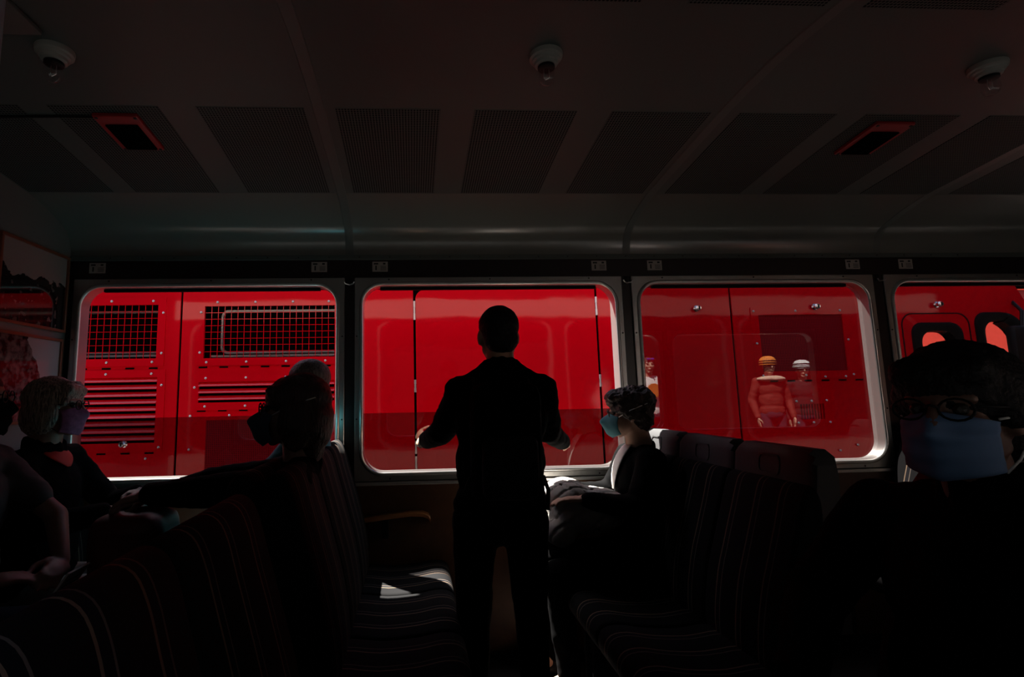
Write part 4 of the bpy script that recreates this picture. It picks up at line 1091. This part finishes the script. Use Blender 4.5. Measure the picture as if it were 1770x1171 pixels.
# masked man in the right foreground
person((1.05, -1.89, 0.0), 'large dark-haired man in the right foreground wearing a pale blue surgical mask', (1.078, -1.88, 1.256), R(203), R(186), (1.06, -1.90, 0.56),
    knees={1: V((0.62, -2.02, 0.53)), -1: V((0.62, -1.80, 0.53))}, ankles={1: V((0.66, -2.02, 0.10)), -1: V((0.66, -1.80, 0.10))},
    elbows={1: V((0.98, -2.14, 0.82)), -1: V((0.95, -1.60, 0.82))}, wrists={1: V((0.78, -2.02, 0.72)), -1: V((0.76, -1.78, 0.72))},
    hands={1: (V((-1, 0.3, -0.2)), V((0, 0, 1)), 0.4), -1: (V((-1, -0.3, -0.2)), V((0, 0, 1)), 0.4)},
    hair=('round', 'hair_black'), mask=('surgical', 'mask_blue'), glasses=True, skin='skin_shaded', bulk=1.12, shoulder_w=0.225, head_scale=1.06, collar=0.06, trap=0.03, sleeve=1.15)

# people waiting in the sun on the platform behind the viewer, mirrored in the closed windows
def bystander(x, y, zh, yaw, label, **kw):
    """standing figure, zh = head centre height; feet on the platform"""
    z0 = 0.08; F = V((math.cos(yaw), math.sin(yaw), 0)); S = V((-F.y, F.x, 0)); c = V((x, y, 0)); H = zh-z0
    at = lambda f, s_, h: c+F*f+S*s_+V((0, 0, z0+h))
    return person((x, y, z0), label, (x, y, zh), yaw, yaw, at(-0.02, 0, H*0.57), hips={k: at(-0.02, 0.09*k, H*0.55) for k in (-1, 1)}, knees={k: at(0, 0.10*k, H*0.29) for k in (-1, 1)},
        ankles={k: at(-0.03, 0.10*k, 0.095) for k in (-1, 1)}, elbows={k: at(-0.05, 0.25*k, H*0.69) for k in (-1, 1)}, wrists={k: at(0.08, 0.24*k, H*0.53) for k in (-1, 1)},
        hands={k: (V((F.x*0.2, F.y*0.2, -1)), S*k, 0.35) for k in (-1, 1)}, **kw)
pa = bystander(3.39, -4.6, 1.70, R(95), 'bystander in white shirt with orange print, mirrored at the left of the third window', top='white_cloth', top_name='shirt', legs='denim', hair=('short', 'hair_brown'))
bm = nb(); lathe(bm, [(0.10, 0.0), (0.10, -0.006), (0.095, -0.008)], (0, 0, 0), 'y', 28); bmesh.ops.rotate(bm, verts=bm.verts, cent=(0, 0, 0), matrix=Matrix.Rotation(R(180), 3, 'Z'))
o_ = obj('shirt_print', bm, 'print_orange', pa); o_.location = (0, 0.135, 1.26)
for dx in (-0.03, 0.03): obj('pushed_up_lens', ell(nb(), (dx, 0.085, 1.705), (0.026, 0.012, 0.020)), 'lens_violet', pa, smooth=True)
pb = bystander(5.18, -4.6, 1.66, R(100), 'bystander in striped orange hat, mirrored in the gauze hatch of the third window', top='cloth_orange', top_name='coat', legs='denim', hair=('short', 'hair_brown'))
def hat(p, head, m, rim):
    bm = nb(); pr = [(0.115, 0.02), (0.116, 0.05), (0.108, 0.09), (0.085, 0.125), (0.045, 0.145), (0.001, 0.15)]
    lathe(bm, pr, head, 'z', 28); h = obj('hat', bm, m, p, world=True, auto=60)
    for zr in rim:
        rr = 0.117 if zr < 0.06 else 0.112
        bm = nb(); lathe(bm, [(rr, zr-0.008), (rr+0.004, zr), (rr, zr+0.008)], head, 'z', 28); b_ = obj('hat_band', bm, 'cloth_dark', h, auto=60)
        b_.data.transform(Matrix.Translation(-root_of(p)))
hat(pb, (5.17, -4.6, 1.66), 'print_orange', (0.045, 0.075))
bm = nb(); ell(bm, (5.18, -4.58, 1.475), (0.10, 0.20, 0.05), rot3(R(100))); part('shawl', fuse(bm, 0.012, 3, 0.006, 14), 'cloth_beige', pb)
pc = bystander(5.68, -4.6, 1.60, R(110), 'bystander in white banded cap, mirrored right of the striped orange hat', top='cloth_dark', top_name='coat', legs='denim', hair=('short', 'hair_brown'))
hat(pc, (5.68, -4.6, 1.60), 'white_cloth', (0.035, 0.06, 0.085))
